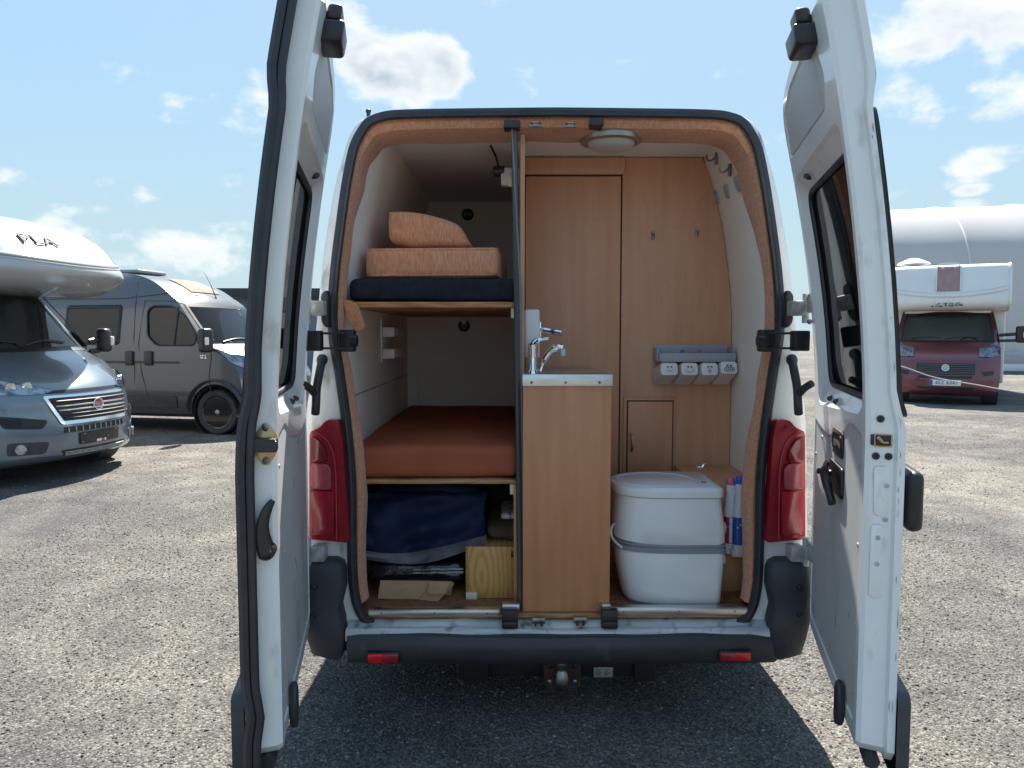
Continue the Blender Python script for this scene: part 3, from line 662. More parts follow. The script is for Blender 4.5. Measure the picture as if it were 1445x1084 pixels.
for s in (1, -1):
    mx = lambda x: x if s > 0 else 1572 - x
    hinge(s, 425, 446); hinge(s, 768, 789, True)
    p = at(mx(1083), 481, 2.80); q = at(mx(1128), 481, 2.77)
    ck = obj('check_strap', box(min(p.x, p.x) - .03, p.x + .03, 2.79, 2.84, p.z - .042, p.z + .042, .008), black_plastic, van)
    obj('strap_wheel', tube([p + Vector((-s * .02, -.02, 0)), p + Vector((-s * .045, -.02, 0))], .022, 12), black_plastic, ck)
    for dz in (.028, -.028): obj('strap_rod', tube([p + Vector((0, -.015, dz)), q + Vector((0, 0, dz))], .0045, 6), black_plastic, ck)
    obj('strap_end', box(q.x - .03, q.x + .03, 2.74, 2.79, q.z - .038, q.z + .038, .006), black_plastic, ck)
    pts = [at(mx(x), y, Y) for x, y, Y in ((1117, 506, 2.85), (1120, 520, 2.80), (1125, 548, 2.78), (1126, 570, 2.77), (1127, 584, 2.78))]
    cb = obj('door_cable', tube(smooth_path(pts, 5), [.021] * 3 + [.016] * 18, 10), rubber, van)
    obj('cable_boot', tube(smooth_path([at(mx(x), y, Y) for x, y, Y in ((1128, 556, 2.77), (1135, 548, 2.73), (1146, 541, 2.70))], 4), .014, 8), rubber, cb)
# roof things
p = rear(1040, 152); obj('roof_fin', prism(roundpoly([(-.07, -.02), (.07, -.02), (.05, .012), (-.01, .028), (-.055, .02)], .01), lambda a, b, t: (p.x + a, Y0 + .3 + t, p.z + b + .008), 0, .08, .01), white_paint, van)
p = rear(518, 163); obj('roof_stud', lathe([(.008, -.01), (.008, .012), (.011, .018), (.011, .026), (.004, .03)], 10, Matrix.Translation(p + Vector((0, .03, .004)))), black_plastic, van)

# ---- rear doors
DW, DT = .93, .090
def build_door(side):
    if side < 0: hi = Vector((-.783, 2.80, 0)); dl = R(10.6)
    else: hi = Vector((1.152, 2.80, 0)); dl = R(14.2)
    av = Vector((-side * math.sin(dl), -math.cos(dl), 0)); nv = Vector((-side * math.cos(dl), math.sin(dl), 0)); zv = Vector((0, 0, 1))
    def wb(z): t = max(0, min(1, (z - 1.30) / .10)) * max(0, min(1, (2.22 - z) / .12)); return t * t * (3 - 2 * t)
    def D(s, n, z): return hi + av * s + nv * (n + (DT - n) / DT * .022 * wb(z) - DT + .137 * (max(0, z - 1.25) / 1.16) ** 1.7 + (.05 if side > 0 else .012) * (1 - s / DW) * (max(0, z - 1.25) / 1.1) ** 2) + zv * z
    hs = sm2([(.03, .44), (.008, .50), (.0, .62), (0, 1.0), (0, 1.35), (.03, 1.7), (.07, 2.0), (.105, 2.2), (.14, 2.30), (.22, 2.37), (.36, 2.41), (.6, 2.44), (DW, 2.455)], 4)
    out = hs + [(DW, 1.5), (DW, .44), (DW - .03, .405), (.3, .40), (.06, .41)]
    out = dense(out[::-1], .05)
    root = obj('rear_door', bmesh.new(), white_paint, van) if False else None
    inn = inset(out, .028)
    win_o = roundpoly([(.15, 1.36), (.85, 1.36), (.85, 2.05), (.15, 2.05)], .075, 6); win_o = resample(win_o, 90)          # glass opening
    win_i = roundpoly([(.105, 1.29), (.868, 1.33), (.872, 2.115), (.11, 2.10)], .07, 6); win_i = resample(win_i, 90)          # pressed recess
    lowp = roundpoly([(.045, .475), (.865, .475), (.865, 1.275), (.70, 1.295), (.54, 1.235), (.30, 1.205), (.09, 1.225), (.045, 1.24)], .03, 4); lowp = dense(lowp, .06)
    upp = roundpoly([(.14, 2.17), (.74, 2.17), (.80, 2.25), (.74, 2.385), (.36, 2.355), (.20, 2.31)], .025, 4); upp = dense(upp, .05)
    bm = bmesh.new()
    panel(out, [win_o], lambda a, b: D(a, 0, b), None, .09, bm)                                      # outer skin
    ring_wall(out, lambda a, b: D(a, 0, b), inset(out, .002), lambda a, b: D(a, .018, b), bm)       # flange
    ring_wall(inset(out, .002), lambda a, b: D(a, .018, b), inset(out, .016), lambda a, b: D(a, .024, b), bm)
    ring_wall(inset(out, .016), lambda a, b: D(a, .024, b), inset(out, .022), lambda a, b: D(a, DT - .012, b), bm)
    ring_wall(inset(out, .022), lambda a, b: D(a, DT - .012, b), inset(out, .030), lambda a, b: D(a, DT, b), bm)
    panel(inset(out, .030), [win_i, lowp, upp], lambda a, b: D(a, DT, b), None, .09, bm)             # inner skin
    ring_wall(win_i, lambda a, b: D(a, DT, b), inset(win_i, .012), lambda a, b: D(a, DT - .012, b), bm)
    ring_wall(inset(win_i, .012), lambda a, b: D(a, DT - .012, b), win_o, lambda a, b: D(a, .045, b), bm)
    ring_wall(win_o, lambda a, b: D(a, .045, b), win_o, lambda a, b: D(a, 0, b), bm)
    for lp in (lowp, upp):
        ring_wall(lp, lambda a, b: D(a, DT, b), inset(lp, .008), lambda a, b: D(a, DT - .010, b), bm)
        panel(inset(lp, .008), [], lambda a, b: D(a, DT - .010, b), None, .09, bm)
    door = obj('rear_door', bm, white_paint, van, 32)
    door['label'] = 'left rear door swung open with black rubber edge' if side < 0 else 'right rear door swung open with brass latch in its edge'
    # boards
    def plate(name, lp, n0, n1, m, bev=.002):
        t = bmesh.new(); panel(lp, [], lambda a, b: D(a, n1, b), None, .09, t); ring_wall(lp, lambda a, b: D(a, n1, b), lp, lambda a, b: D(a, n0, b), t); return obj(name, t, m, door)
    plate('lower_board', inset(lowp, .011), DT - .009, DT - .003, grey_board); plate('upper_board', inset(upp, .011), DT - .009, DT - .003, grey_board)
    for s, z in ((.07, .56), (.07, .82), (.07, 1.1), (.84, .55), (.84, .75), (.84, .97), (.84, 1.19), (.2, .50), (.42, .50), (.62, .50), (.36, 1.19), (.2, 1.18)):
        screw(D(s, DT - .003, z), nv, .007, .004, dull_steel, door)
    # glass, its rubber and the outside black surround
    go = inset(win_o, -.03)
    t = bmesh.new(); panel(go, [], lambda a, b: D(a, .036, b), None, .12, t); obj('window_pane', t, tinted, door)
    rl = [D(a, .042, b) for a, b in inset(win_o, .006)]; obj('window_rubber', tube(rl, .010, 8, True), seal_rubber, door)
    sur = roundpoly([(.08, 1.33), (DW - .002, 1.33), (DW - .002, 2.13), (.13, 2.13)], .05, 5)
    t = bmesh.new(); so, ho = sur, inset(win_o, -.004)
    panel(so, [ho], lambda a, b: D(a, -.016, b), None, .12, t); ring_wall(so, lambda a, b: D(a, -.016, b), so, lambda a, b: D(a, -.001, b), t)
    obj('window_surround', t, black_plastic, door)
    # lower plastic strip outside
    lo = roundpoly([(.02, .39), (DW + .002, .36), (DW + .002, .60), (.02, .60)], .03, 4)
    t = bmesh.new(); panel(lo, [], lambda a, b: D(a, -.035, b), None, .1, t); ring_wall(lo, lambda a, b: D(a, -.035, b), inset(lo, -.006), lambda a, b: D(a, -.002, b), t)
    obj('lower_cladding', t, bump_plastic, door)
    # rubber under the lower edge
    pts = [D(s, .05, .405 + .006 * math.sin(s * 40)) for s in np.linspace(.06, DW - .02, 24)]
    obj('bottom_seal', tube(pts, .022, 8), rubber, door)
    # wedge latch at the top near the free edge
    t = bmesh.new()
    for (s0, s1, n0, n1, z0, z1) in ((.66, .80, DT - .01, DT + .055, 2.335, 2.395), (.70, .79, DT, DT + .04, 2.395, 2.44)):
        c = box(s0, s1, n0, n1, z0, z1, .012, 3)
        for v in c.verts: v.co = D(v.co.x, v.co.y, v.co.z)
        merge(t, c)
    tl = obj('top_latch', t, black_plastic, door)
    obj('latch_rod', tube([D(.78, DT + .01, 2.33), D(.79, DT + .012, 2.29), D(.785, DT + .004, 2.27)], .007, 6), steel, tl) if False else None
    # small clips around the window
    for s, z in ((.30, 2.075), (.26, 1.325), (.38, 1.325)):
        p = D(s, DT - .03, z); obj('clip', tube([p - nv * .02, p + nv * .012, p + nv * .018 + av * .02], .009, 8), black_plastic, door)
    # rubber stop loop at the foot
    lp = [D(.70 + a, DT + .012, .455 + b) for a, b in roundpoly([(0, -.055), (.05, -.04), (.055, .03), (.03, .075), (.005, .05)], .02, 4)]
    obj('stop_loop', tube(lp, .011, 8, True), rubber, door)
    # scuffs and chipped edges
    rs = random.Random(11 + side); sur_ok = True
    for k in range(16):
        z = rs.uniform(.5, 2.2); l = rs.uniform(.008, .04); n = rs.uniform(.004, .016)
        obj('paint_chip', tube([D(DW + .0005, n, z), D(DW + .0008, n + rs.uniform(-.002, .002), z + l / 2), D(DW + .0005, n, z + l)], [.0002, rs.uniform(.0005, .0011), .0002], 5), scuff, door)
    for k in range(6):
        s_, z = rs.uniform(.1, .8), rs.uniform(.52, 1.15); l = rs.uniform(.01, .07); d_ = rs.uniform(-.6, .6)
        obj('scratch', tube([D(s_, DT - .0026, z), D(s_ + l * .4 * d_, DT - .0026, z - l * .5), D(s_ + l * d_, DT - .0026, z - l)], [.0002, rs.uniform(.0004, .0009), .0002], 5), scuff, door)
    E = DW - .0185                                                                                         # edge face
    if side < 0:
        # black double seal along the free edge
        zs = np.linspace(.37, 2.46, 60)
        def bulge(z): return .006 * math.sin(max(0, min(1, (z - 1.2) / .3)) * math.pi) + .012 * max(0, 1 - abs(z - .55) / .08)
        sl = obj('edge_seal', tube([D(DW + .004, .008 + bulge(z), z) for z in zs], .017, 8, flat=1.3), seal_rubber, door)
        obj('seal_lip', tube([D(DW + .016, .030 + bulge(z), z) for z in zs], .011, 8), seal_rubber, sl)
        def edge(name, poly, h, m, s0=E - .001, bev=.002): return obj(name, prism(poly, lambda a, b, t: D(s0 + t, a, b), 0, h, bev), m, door)
        z0 = 1.262
        edge('striker_plate', roundpoly([(.058, z0 - .055), (.072, z0 - .055), (.094, z0 - .022), (.094, z0 + .022), (.072, z0 + .055), (.058, z0 + .055), (.036, z0 + .022), (.036, z0 - .022)], .008), .004, brass)
        edge('striker_block', roundpoly([(.036, z0 - .015), (.096, z0 - .017), (.096, z0 + .017), (.036, z0 + .019)], .005), .04, black_plastic, bev=.006)
        for dz in (.043, -.043): screw(D(E + .004, .065, z0 + dz), av, .009, .006, steel, door, 'bolt')
        k = obj('edge_lever', tube(smooth_path([D(E + .012, .074, .968), D(E + .018, .064, .985), D(E + .022, .056, 1.02), D(E + .024, .056, 1.055), D(E + .022, .066, 1.09), D(E + .018, .082, 1.118)], 6), list(np.interp(np.arange(31), [0, 5, 10, 18, 25, 30], [.014, .026, .022, .017, .013, .007])), 12, flat=.75), black_plastic, door)
        obj('lever_pivot', tube([D(E, .068, .985), D(E + .03, .068, .985)], [.02, .018], 14), black_plastic, k)
        screw(D(E + .03, .068, .985), av, .010, .004, steel, k)
    else:
        def edge(name, poly, h, m, s0=E - .001, bev=.002): return obj(name, prism(poly, lambda a, b, t: D(s0 + t, a, b), 0, h, bev), m, door)
        z0 = 1.272
        lt = edge('edge_latch', roundpoly([(.030, z0 - .017), (.080, z0 - .014), (.080, z0 + .014), (.030, z0 + .014)], .003), .004, black_plastic)
        obj('latch_jaw', tube(smooth_path([D(E + .005, .038, z0 - .006), D(E + .006, .05, z0 - .006), D(E + .006, .058, z0 + .001), D(E + .004, .064, z0 + .008)], 4), [.003] * 6 + [.005] * 6 + [.004], 8), brass, lt)
        obj('latch_rim', tube([D(E + .003, a, b) for a, b in roundpoly([(.030, z0 - .017), (.07, z0 - .016), (.07, z0 + .014), (.030, z0 + .014)], .003)], .002, 6, True), brass, lt)
        for n, dz in ((.055, .055), (.066, -.043), (.036, -.043)): screw(D(E + .001, n, z0 + dz), av, .010, .005, black_plastic, door, 'bolt')
        for n, dz in ((.055, -.26), (.055, -.33), (.038, -.12), (.038, -.21)): screw(D(E + .001, n, z0 + dz), av, .007, .003, dull_steel, door)
        edge('edge_pressing', roundpoly([(.032, z0 - .20), (.066, z0 - .20), (.070, z0 - .07), (.032, z0 - .07)], .01), .003, white_paint, bev=.0025)
        edge('edge_pressing', roundpoly([(.040, z0 - .42), (.072, z0 - .42), (.072, z0 - .225), (.040, z0 - .225)], .01), .003, white_paint, bev=.0025)
        # inside handle and pocket
        def face(name, poly, n0, n1, m, bev=.003): return obj(name, prism(poly, lambda a, b, t: D(a, n0 + t, b), 0, n1 - n0, bev), m, door)
        face('handle_pocket', roundpoly([(.42, 1.165), (.60, 1.165), (.60, 1.245), (.42, 1.245)], .015), DT - .003, DT + .002, black_plastic)
        face('pocket_recess', roundpoly([(.44, 1.178), (.58, 1.178), (.58, 1.232), (.44, 1.232)], .012), DT + .0021, DT + .0028, dark_int)
        hd = face('inside_handle', roundpoly([(.40, 1.045), (.62, 1.045), (.62, 1.14), (.40, 1.14)], .02), DT - .003, DT + .006, black_plastic)
        obj('handle_grip', tube(smooth_path([D(.44, DT + .02, 1.125), D(.50, DT + .035, 1.11), D(.56, DT + .034, 1.075), D(.60, DT + .026, 1.03)], 4), [.012] * 4 + [.02] * 5 + [.017] * 4, 10, flat=.7), black_plastic, hd)
        obj('handle_lock', tube([D(.44, DT + .005, 1.095), D(.41, DT + .04, 1.095)], .010, 8), black_plastic, hd)
        t = box(.70, .915, -.055, -.01, 1.03, 1.19, .02, 3)
        for v in t.verts: v.co = D(v.co.x, v.co.y, v.co.z)
        obj('outside_handle', t, black_plastic, door)
    return door
build_door(-1); build_door(1)
# ------------------------------------------------------------------ loose things inside the van
XL = XC - WL + .004
a, b = at(481, 392, 2.975), at(727, 425.5, 2.975)
tag(obj('mattress', soft_box(XL, .030, 2.972, YB - .02, b.z + .001, a.z, .03, .004, 3, 1, 12), navy_fabric), 'thin navy mattress on the upper bunk board', 'mattress')
ztop = a.z
def cushion(name, label, x0, x1, y0, y1, Y, depth, seed, tilt=0, rz=0, mate=cushion_fabric, puff=.012, r=.02, shear=0):
    a, b = at(x0, y0, Y), at(x1, y1, Y)
    bm = soft_box(-(b.x - a.x) / 2, (b.x - a.x) / 2, 0, depth, 0, a.z - b.z, r, .007, 5, seed, 10, puff)
    c = Vector(((a.x + b.x) / 2, Y, b.z))
    for v in bm.verts: v.co.z += shear * v.co.x
    bmesh.ops.transform(bm, matrix=Matrix.Translation(c) @ Matrix.Rotation(rz, 4, 'Z') @ Matrix.Rotation(tilt, 4, 'Y'), verts=bm.verts[:])
    o = obj(name, bm, mate); W2, hz = (b.x - a.x) / 2, a.z - b.z
    for z_ in (r * .32, hz - r * .32):
        lp = [c + Matrix.Rotation(rz, 3, 'Z') @ (Vector((p_[0], p_[1], z_)) + mnoise.noise_vector(Vector((p_[0] * 9, p_[1] * 9, z_ * 9 + seed))) * .004) for p_ in rrect(-W2 + .004, W2 - .004, .004, depth - .004, .03, 5)]
        obj('piping', tube(lp, .0055, 6, True), mate, o)
    return tag(o, label, 'cushion', 'orange cushions on the upper bunk')
c1 = cushion('cushion', 'large salmon orange seat cushion lying on the navy mattress', 513, 703, 350, 391, 3.08, .62, 3, 0, R(-3))
zc = at(0, 391, 3.08).z
c1.location.z = ztop + .001
# a folded cushion: taller at its rounded left end, falling to the right
bm = bmesh.new(); prof = [(547, 300), (552, 297), (580, 298), (612, 304), (640, 312), (652, 322), (660, 336), (664, 345.5), (640, 347), (610, 347.5), (585, 348), (562, 343), (549, 338), (546, 322)]
pp = smooth_path([Vector((p.x, 0, p.z)) for p in [at(x, y, 3.16) for x, y in prof]], 4, True)
cx = sum(p.x for p in pp) / len(pp); cz = sum(p.z for p in pp) / len(pp); rings = []
for Yd, k in ((0, .0), (.0, .55), (.004, .86), (.02, .97), (.05, 1.0), (.2, 1.0), (.36, .99), (.40, .95), (.42, .8), (.424, 0)):
    rings.append([Vector((cx + (p.x - cx) * max(k, .02), 3.16 + Yd, cz + (p.z - cz) * max(k, .02))) + mnoise.noise_vector(p * 7 + Vector((0, Yd * 6, 0))) * .005 for p in pp])
c2 = obj('cushion', loft(rings), cushion_fabric, None, 60); tag(c2, 'folded salmon orange cushion on top of the larger one', 'cushion', 'orange cushions on the upper bunk')
c2.location.z = c1.location.z + (at(0, 350, 3.08).z - at(0, 391, 3.08).z) + .022
# rust mattress on the lower bunk
a, b = at(503, 630, 2.95), at(733, 676, 2.95)
bm = soft_box(XL, .030, 2.948, YB - .02, b.z + .001, a.z, .035, .009, 3.4, 9, 26, .014)
tag(obj('mattress', bm, rust_sheet, None, 60), 'rust orange sheeted mattress on the lower bunk', 'mattress')
# fabric strap hanging at the left
P = [(484, 424), (497, 425), (506, 432), (511, 450), (515, 464), (499, 467), (494, 455), (488, 440)]
poly = [(p.x, p.z) for p in [at(x, y, 2.93) for x, y in P]]
bm = prism(roundpoly(poly, .01), lambda a, b, t: Vector((a, 2.925 + t, b)) + mnoise.noise_vector(Vector((a, b, 0)) * 14) * .006, 0, .016, .006, 3)
tag(obj('fabric_strap', bm, orange_fabric), 'short orange fabric strap hanging by the upper bunk', 'strap')
# navy bag: a draped sheet with folds and a grey hem
def drape(rows, Y0_, nx, fold, seed):
    out = []
    for j, (pts, Yo) in enumerate(rows):
        path = smooth_path([Vector((x, y, 0)) for x, y in pts], 10); L_ = []
        for i, q in enumerate(path):
            f = mnoise.noise(Vector((i * .055 * fold, j * .25, seed))) * .06 + mnoise.noise(Vector((i * .14 + j * .12, j * .12, seed + 5))) * .04 + abs(mnoise.noise(Vector((i * .3 - j * .2, j * .1, seed + 9)))) * .02
            L_.append(at(q.x, q.y, Y0_ + Yo + f * (1 if j else .5)))
        out.append(L_)
    return out
rows = [([(513, 686), (560, 690), (620, 688), (688, 688)], .30), ([(514, 697), (560, 694), (625, 692), (690, 692)], .12), ([(512, 712), (560, 709), (625, 705), (686, 702)], .05),
        ([(511, 735), (560, 738), (620, 732), (681, 722)], .03), ([(507, 760), (560, 764), (620, 757), (684, 742)], .02), ([(502, 775), (560, 781), (620, 772), (686, 755)], .015)]
def fine(rows, k=4):
    out = []
    for A, B in zip(rows, rows[1:]):
        for t in range(k): out.append(([(p[0] + (q[0] - p[0]) * t / k, p[1] + (q[1] - p[1]) * t / k) for p, q in zip(A[0], B[0])], A[1] + (B[1] - A[1]) * t / k))
    return out + [rows[-1]]
G = drape(fine(rows), 3.0, 0, 1, 2)
bag = thing('storage_bag', 'dark blue nylon bag with grey hem bulging from under the lower bunk', 'bag', at(600, 790, 3.05))
bm = loft(G, closed=False, caps=False); bmesh.ops.solidify(bm, geom=bm.faces[:], thickness=.006); obj('bag_cover', bm, bag_nylon, bag, 60)
hem = [([(502, 775.5), (560, 781.5), (620, 772.5), (686, 755.5)], .012), ([(500, 782), (560, 789), (625, 780), (686, 762)], .008), ([(501, 786), (555, 795), (610, 793), (684, 768)], .012)]
Hm = drape(fine(hem, 2), 3.0, 0, 1, 2)
for k in range(len(Hm[0])): Hm[0][k] = G[-1][k] + Vector((0, -.002, 0))
bm = loft(Hm, closed=False, caps=False); bmesh.ops.solidify(bm, geom=bm.faces[:], thickness=.006); obj('hem', bm, grey_hem, bag, 60)
bm = soft_box(at(518, 0, 3.1).x, at(680, 0, 3.1).x, 3.09, 3.7, at(0, 778, 3.1).z, at(0, 690, 3.1).z, .06, .02, 5, 4, 8); obj('bag_bulk', bm, bag_nylon, bag, 60)
# wrapped package
a, b = at(525, 794, 3.06), at(655, 823, 3.06)
bm = soft_box(a.x, b.x, 3.06, 3.75, b.z, a.z, .03, .012, 9, 12, 16); pk = thing('wrapped_package', 'long package in shiny black film lying on the flattened cardboard', 'package', ((a.x + b.x) / 2, 3.4, b.z)); obj('film', bm, wrap, pk, 60)
a, b = at(583, 799, 3.05), at(654, 809, 3.05)
for dz in (0, .014): 
    c = bmesh.new(); loft([[Vector((a.x + (b.x - a.x) * i / 14, 3.046 + .003 * math.sin(i * 1.3), z - dz + .004 * i / 14)) for i in range(15)] for z in (b.z + .012, b.z + .020)], closed=False, bm=c); bmesh.ops.solidify(c, geom=c.faces[:], thickness=.004)
    obj('white_band', c, tape_white, pk, 60)
# cardboard
cb = thing('cardboard', 'flattened brown cardboard box on the van floor', 'cardboard', at(585, 850, 3.0))
def card(name, pts, th=.006):
    P = [at(x, y, Y) for x, y, Y in pts]; n = (P[1] - P[0]).cross(P[2] - P[0]).normalized() * th
    bm = loft([P, [p + n for p in P]]); obj(name, bm, cardboard, cb)
z0 = FZ + .002
card('cardboard_flap', [(533, 845, 3.0), (537, 819, 3.02), (610, 820, 3.02), (592, 846, 3.0)])
card('cardboard_flap', [(592, 846.5, 2.995), (610, 821, 3.01), (640, 822, 3.03), (640, 826, 3.03), (618, 849, 2.99)])
card('cardboard_flap', [(541, 848, 3.01), (541, 845, 3.012), (618, 848, 3.0), (615, 851, 2.985)])
card('cardboard_flap', [(603, 838, 2.99), (607, 820, 3.0), (636, 821, 3.0), (628, 838, 2.99)])
bmb = box(at(537, 0, 3.05).x, at(632, 0, 3.05).x, 3.05, 3.5, z0, at(0, 822, 3.05).z, .003); obj('cardboard_stack', bmb, cardboard, cb)
# plywood box
a, b = at(657, 771, 3.02), at(727, 842, 3.02)
pb = thing('plywood_box', 'plywood storage box with swirling grain under the lower bunk', 'box', ((a.x + b.x) / 2, 3.25, FZ + .002))
fx1 = min(b.x, .010)
obj('front_board', box(a.x + .010, fx1, 3.02, 3.032, FZ + .002, a.z - .002, .0015), ply, pb)
obj('side_board', box(a.x, a.x + .0095, 3.02, 3.5, FZ + .002, a.z, .0015), ply_edge, pb)
obj('side_board', box(fx1 + .0005, fx1 + .010, 3.02, 3.5, FZ + .002, a.z, .0015), ply_edge, pb)
obj('back_board', box(a.x + .010, fx1, 3.488, 3.5, FZ + .002, a.z - .002, .0015), ply, pb)
obj('lid', box(a.x + .010, fx1, 3.0325, 3.4875, a.z - .014, a.z - .004, .0015), ply, pb)
p = at(666, 838, 3.015); obj('corner_block', box(p.x - .025, p.x + .022, 3.005, 3.0195, FZ + .002, FZ + .030, .001), cream, pb)
p = at(725, 782, 3.018); obj('latch', box(p.x - .012, p.x + .006, 3.008, 3.0195, p.z - .01, p.z + .012, .002), black_plastic, pb)
# brown blanket on the box
a2, b2 = at(690, 741, 3.1), at(727, 768, 3.1)
bm = soft_box(a2.x - .01, .026, 3.08, 3.46, a.z + .002, a2.z, .03, .02, 8, 21, 12, .01); tag(obj('blanket', bm, brown_cloth, None, 60), 'folded dark brown blanket on top of the plywood box', 'blanket')
p = at(718, 732, 3.15); bm = soft_box(p.x - .035, .026, 3.14, 3.4, a2.z + .012, a2.z + .04, .012, .004, 12, 2, 6); tag(obj('folded_sheet', bm, tape_white, None, 60), 'small white striped sheet on the brown blanket', 'sheet')
# ---- portable toilet
TX0, TX1, TY0, TY1 = .418, .868, 2.898, 3.27
def plan(k, z, x0=0., x1=0., nose=1.0, n=14):
    "D-shaped plan: round nose to the left, square back on the right"
    xa, xb = TX0 + x0, TX1 - x1; ym, hy = (TY0 + TY1) / 2, (TY1 - TY0) / 2 * k; L_ = xb - xa; out = []
    r = .035
    for i in range(5): t = R(-90 + 90 * i / 4); out.append(Vector((xb - r + r * math.cos(t), ym - hy + r + r * math.sin(t), z)))
    for i in range(5): t = R(90 * i / 4); out.append(Vector((xb - r + r * math.cos(t), ym + hy - r + r * math.sin(t), z)))
    for i in range(n + 1):
        t = R(90 + 180 * i / n); c, s = math.cos(t), math.sin(t)
        out.append(Vector((xa + .24 + .24 * math.copysign(abs(c) ** .8, c), ym + hy * math.copysign(abs(s) ** .62, s), z)))
    return out
zf = FZ + .002
toi = thing('portable_toilet', 'white two-part portable toilet with grey seam on the van floor', 'toilet', ((TX0 + TX1) / 2, (TY0 + TY1) / 2, zf))
obj('base_rim', loft([plan(.92, zf, .057, .022), plan(.94, zf + .0131, .050, .019)]), toilet_grey, toi, 40)
obj('waste_tank', loft([plan(.92, zf + .0110, .052, .022), plan(.95, zf + .0219, .045, .018), plan(.97, zf + .1095, .028, .014), plan(.98, zf + 0.2080, .012, .008), plan(.97, zf + 0.2245, .016, .012)]), toilet_plastic, toi, 40)
obj('seam_band', loft([plan(.955, zf + 0.2223, .02, .014), plan(.985, zf + 0.2256, .006, .003), plan(.99, zf + 0.2431, .004, .002), plan(.965, zf + 0.2475, .015, .01), plan(.985, zf + 0.2519, .006, .003), plan(.985, zf + 0.2595, .006, .003)]), toilet_grey, toi, 40)
obj('flush_tank', loft([plan(.96, zf + 0.2584, .018, .014), plan(.985, zf + 0.2672, .006, .006), plan(.985, zf + 0.3285, .004, .008), plan(.97, zf + 0.4161, .010, .022), plan(.965, zf + 0.4468, .014, .026)]), toilet_plastic, toi, 40)
lid = obj('lid', loft([plan(.955, zf + 0.4479, .018, .028), plan(.985, zf + 0.4511, .004, .018), plan(.99, zf + 0.4708, .0, .016), plan(.985, zf + 0.4840, .004, .018), plan(.95, zf + 0.4917, .02, .034)]), toilet_plastic, toi, 40)
def seat(k, z): return [Vector((TX0 + .185 + .165 * k * math.cos(R(t)), (TY0 + TY1) / 2 + .145 * k * math.sin(R(t)), z)) for t in range(0, 360, 12)]
obj('lid_dish', tube(seat(1, zf + 0.4917), .0025, 6, True), toilet_plastic, lid)
p = Vector((TX1 - .075, TY0 + .12, zf + 0.4917)); obj('level_gauge', box(p.x - .012, p.x + .012, p.y - .006, p.y + .006, p.z - .001, p.z + .003, .002), label_red, toi)
for dx in (.03, .05): obj('lid_pin', box(p.x - .06 + dx, p.x - .054 + dx, p.y - .015, p.y - .01, p.z - .001, p.z + .003, .001), toilet_grey, toi)
for z in (.30, .17):
    q = Vector((TX1 - .005, TY0 + .12, zf + z)); obj('side_cap', tube([q, q + Vector((.022, 0, 0))], [.028, .024], 14), toilet_plastic, toi)
pts = smooth_path([(TX0 + .02, TY0 + .02 + .10, zf + 0.3285), (TX0 - .004, TY0 + .13, zf + 0.2957), (TX0 + .0, TY0 + .11, zf + 0.2573), (TX0 + .03, TY0 + .06, zf + 0.2354)], 4); obj('side_clip', tube(pts, .006, 6), toilet_plastic, toi)
# ---- bottles on a white tray right of the toilet
p = at(1040, 766, 3.12)
tz = p.z - .004
tag(obj('drip_tray', loft([[Vector((x, y, z)) for x, y in roundpoly([(p.x - .055 + i, 3.03 + i), (XC + WR - .012 - i, 3.03 + i), (XC + WR - .012 - i, 3.104 - i), (p.x - .055 + i, 3.104 - i)], .014, 3)] for z, i in ((tz - .035, .012), (tz, 0), (tz - .001, .003), (tz - .028, .012))]), white_plastic), 'shallow white tray holding the two cleaner bottles', 'tray')
def bottle(x, Y, h, lab, cap, label, r=.036):
    base = Vector((x, Y, tz - .028)); t = thing('cleaner_bottle', label, 'bottle', base, group='cleaner bottles beside the toilet')
    def rg(k, z, dx=0): return [base + Vector((dx + math.copysign(abs(math.cos(R(a_))) ** .7, math.cos(R(a_))) * r * k, math.copysign(abs(math.sin(R(a_))) ** .7, math.sin(R(a_))) * r * .8 * k, z)) for a_ in range(0, 360, 15)]
    b_ = obj('bottle_body', loft([rg(.9, 0), rg(1, .008), rg(1, h * .52), rg(.97, h * .56), rg(.86, h * .66, .002), rg(.70, h * .78, .0), rg(.60, h * .87, -.004), rg(.46, h * .905, -.006), rg(.42, h * .915, -.006)]), white_plastic, t, 50)
    gp_ = [(r * .12, h * .58), (r * .52, h * .585), (r * .60, h * .66), (r * .52, h * .775), (r * .28, h * .80), (r * .10, h * .72)]
    obj('grip_hole', prism(roundpoly([(x + a_, base.z + b_) for a_, b_ in gp_], .008), lambda a_, b_, t_: (a_, Y - r * .80 + t_ - .002 + .10 * (b_ - base.z - h * .58), b_), 0, .012, .002), grey_plastic, t)
    obj('label', loft([rg(1.012, h * .14), rg(1.012, h * .49)], caps=False), lab, t, 50)
    if lab is label_red: obj('label_panel', box(x - r * .45, x + r * .75, Y - r * .87, Y - r * .80, base.z + h * .15, base.z + h * .485, .001), white_plastic, t)
    for k in range(4): obj('label_print', box(x - .024 + k * .013, x - .016 + k * .013 - .003 * (k % 2), Y - r * .90 - .001, Y - r * .82, base.z + h * (.36 + .03 * (k % 2)), base.z + h * (.375 + .035 * (k % 2)), 0), white_plastic if lab is label_blue else grey_plastic, t)
    obj('cap', lathe([(r * .50, h * .905), (r * .52, h * .99), (r * .46, h), (.001, h)], 16, Matrix.Translation(base + Vector((-.006, 0, 0)))), cap, t)
x1 = at(1046, 700, 3.05).x; x2 = at(1031.5, 700, 3.09).x
bottle(x1, 3.055, .335, label_blue, cap_blue, 'white cleaner bottle with blue cap and blue label', .033)
bottle(x2, 3.082, .325, label_red, cap_pink, 'white cleaner bottle with pink cap and dark red label', .031)
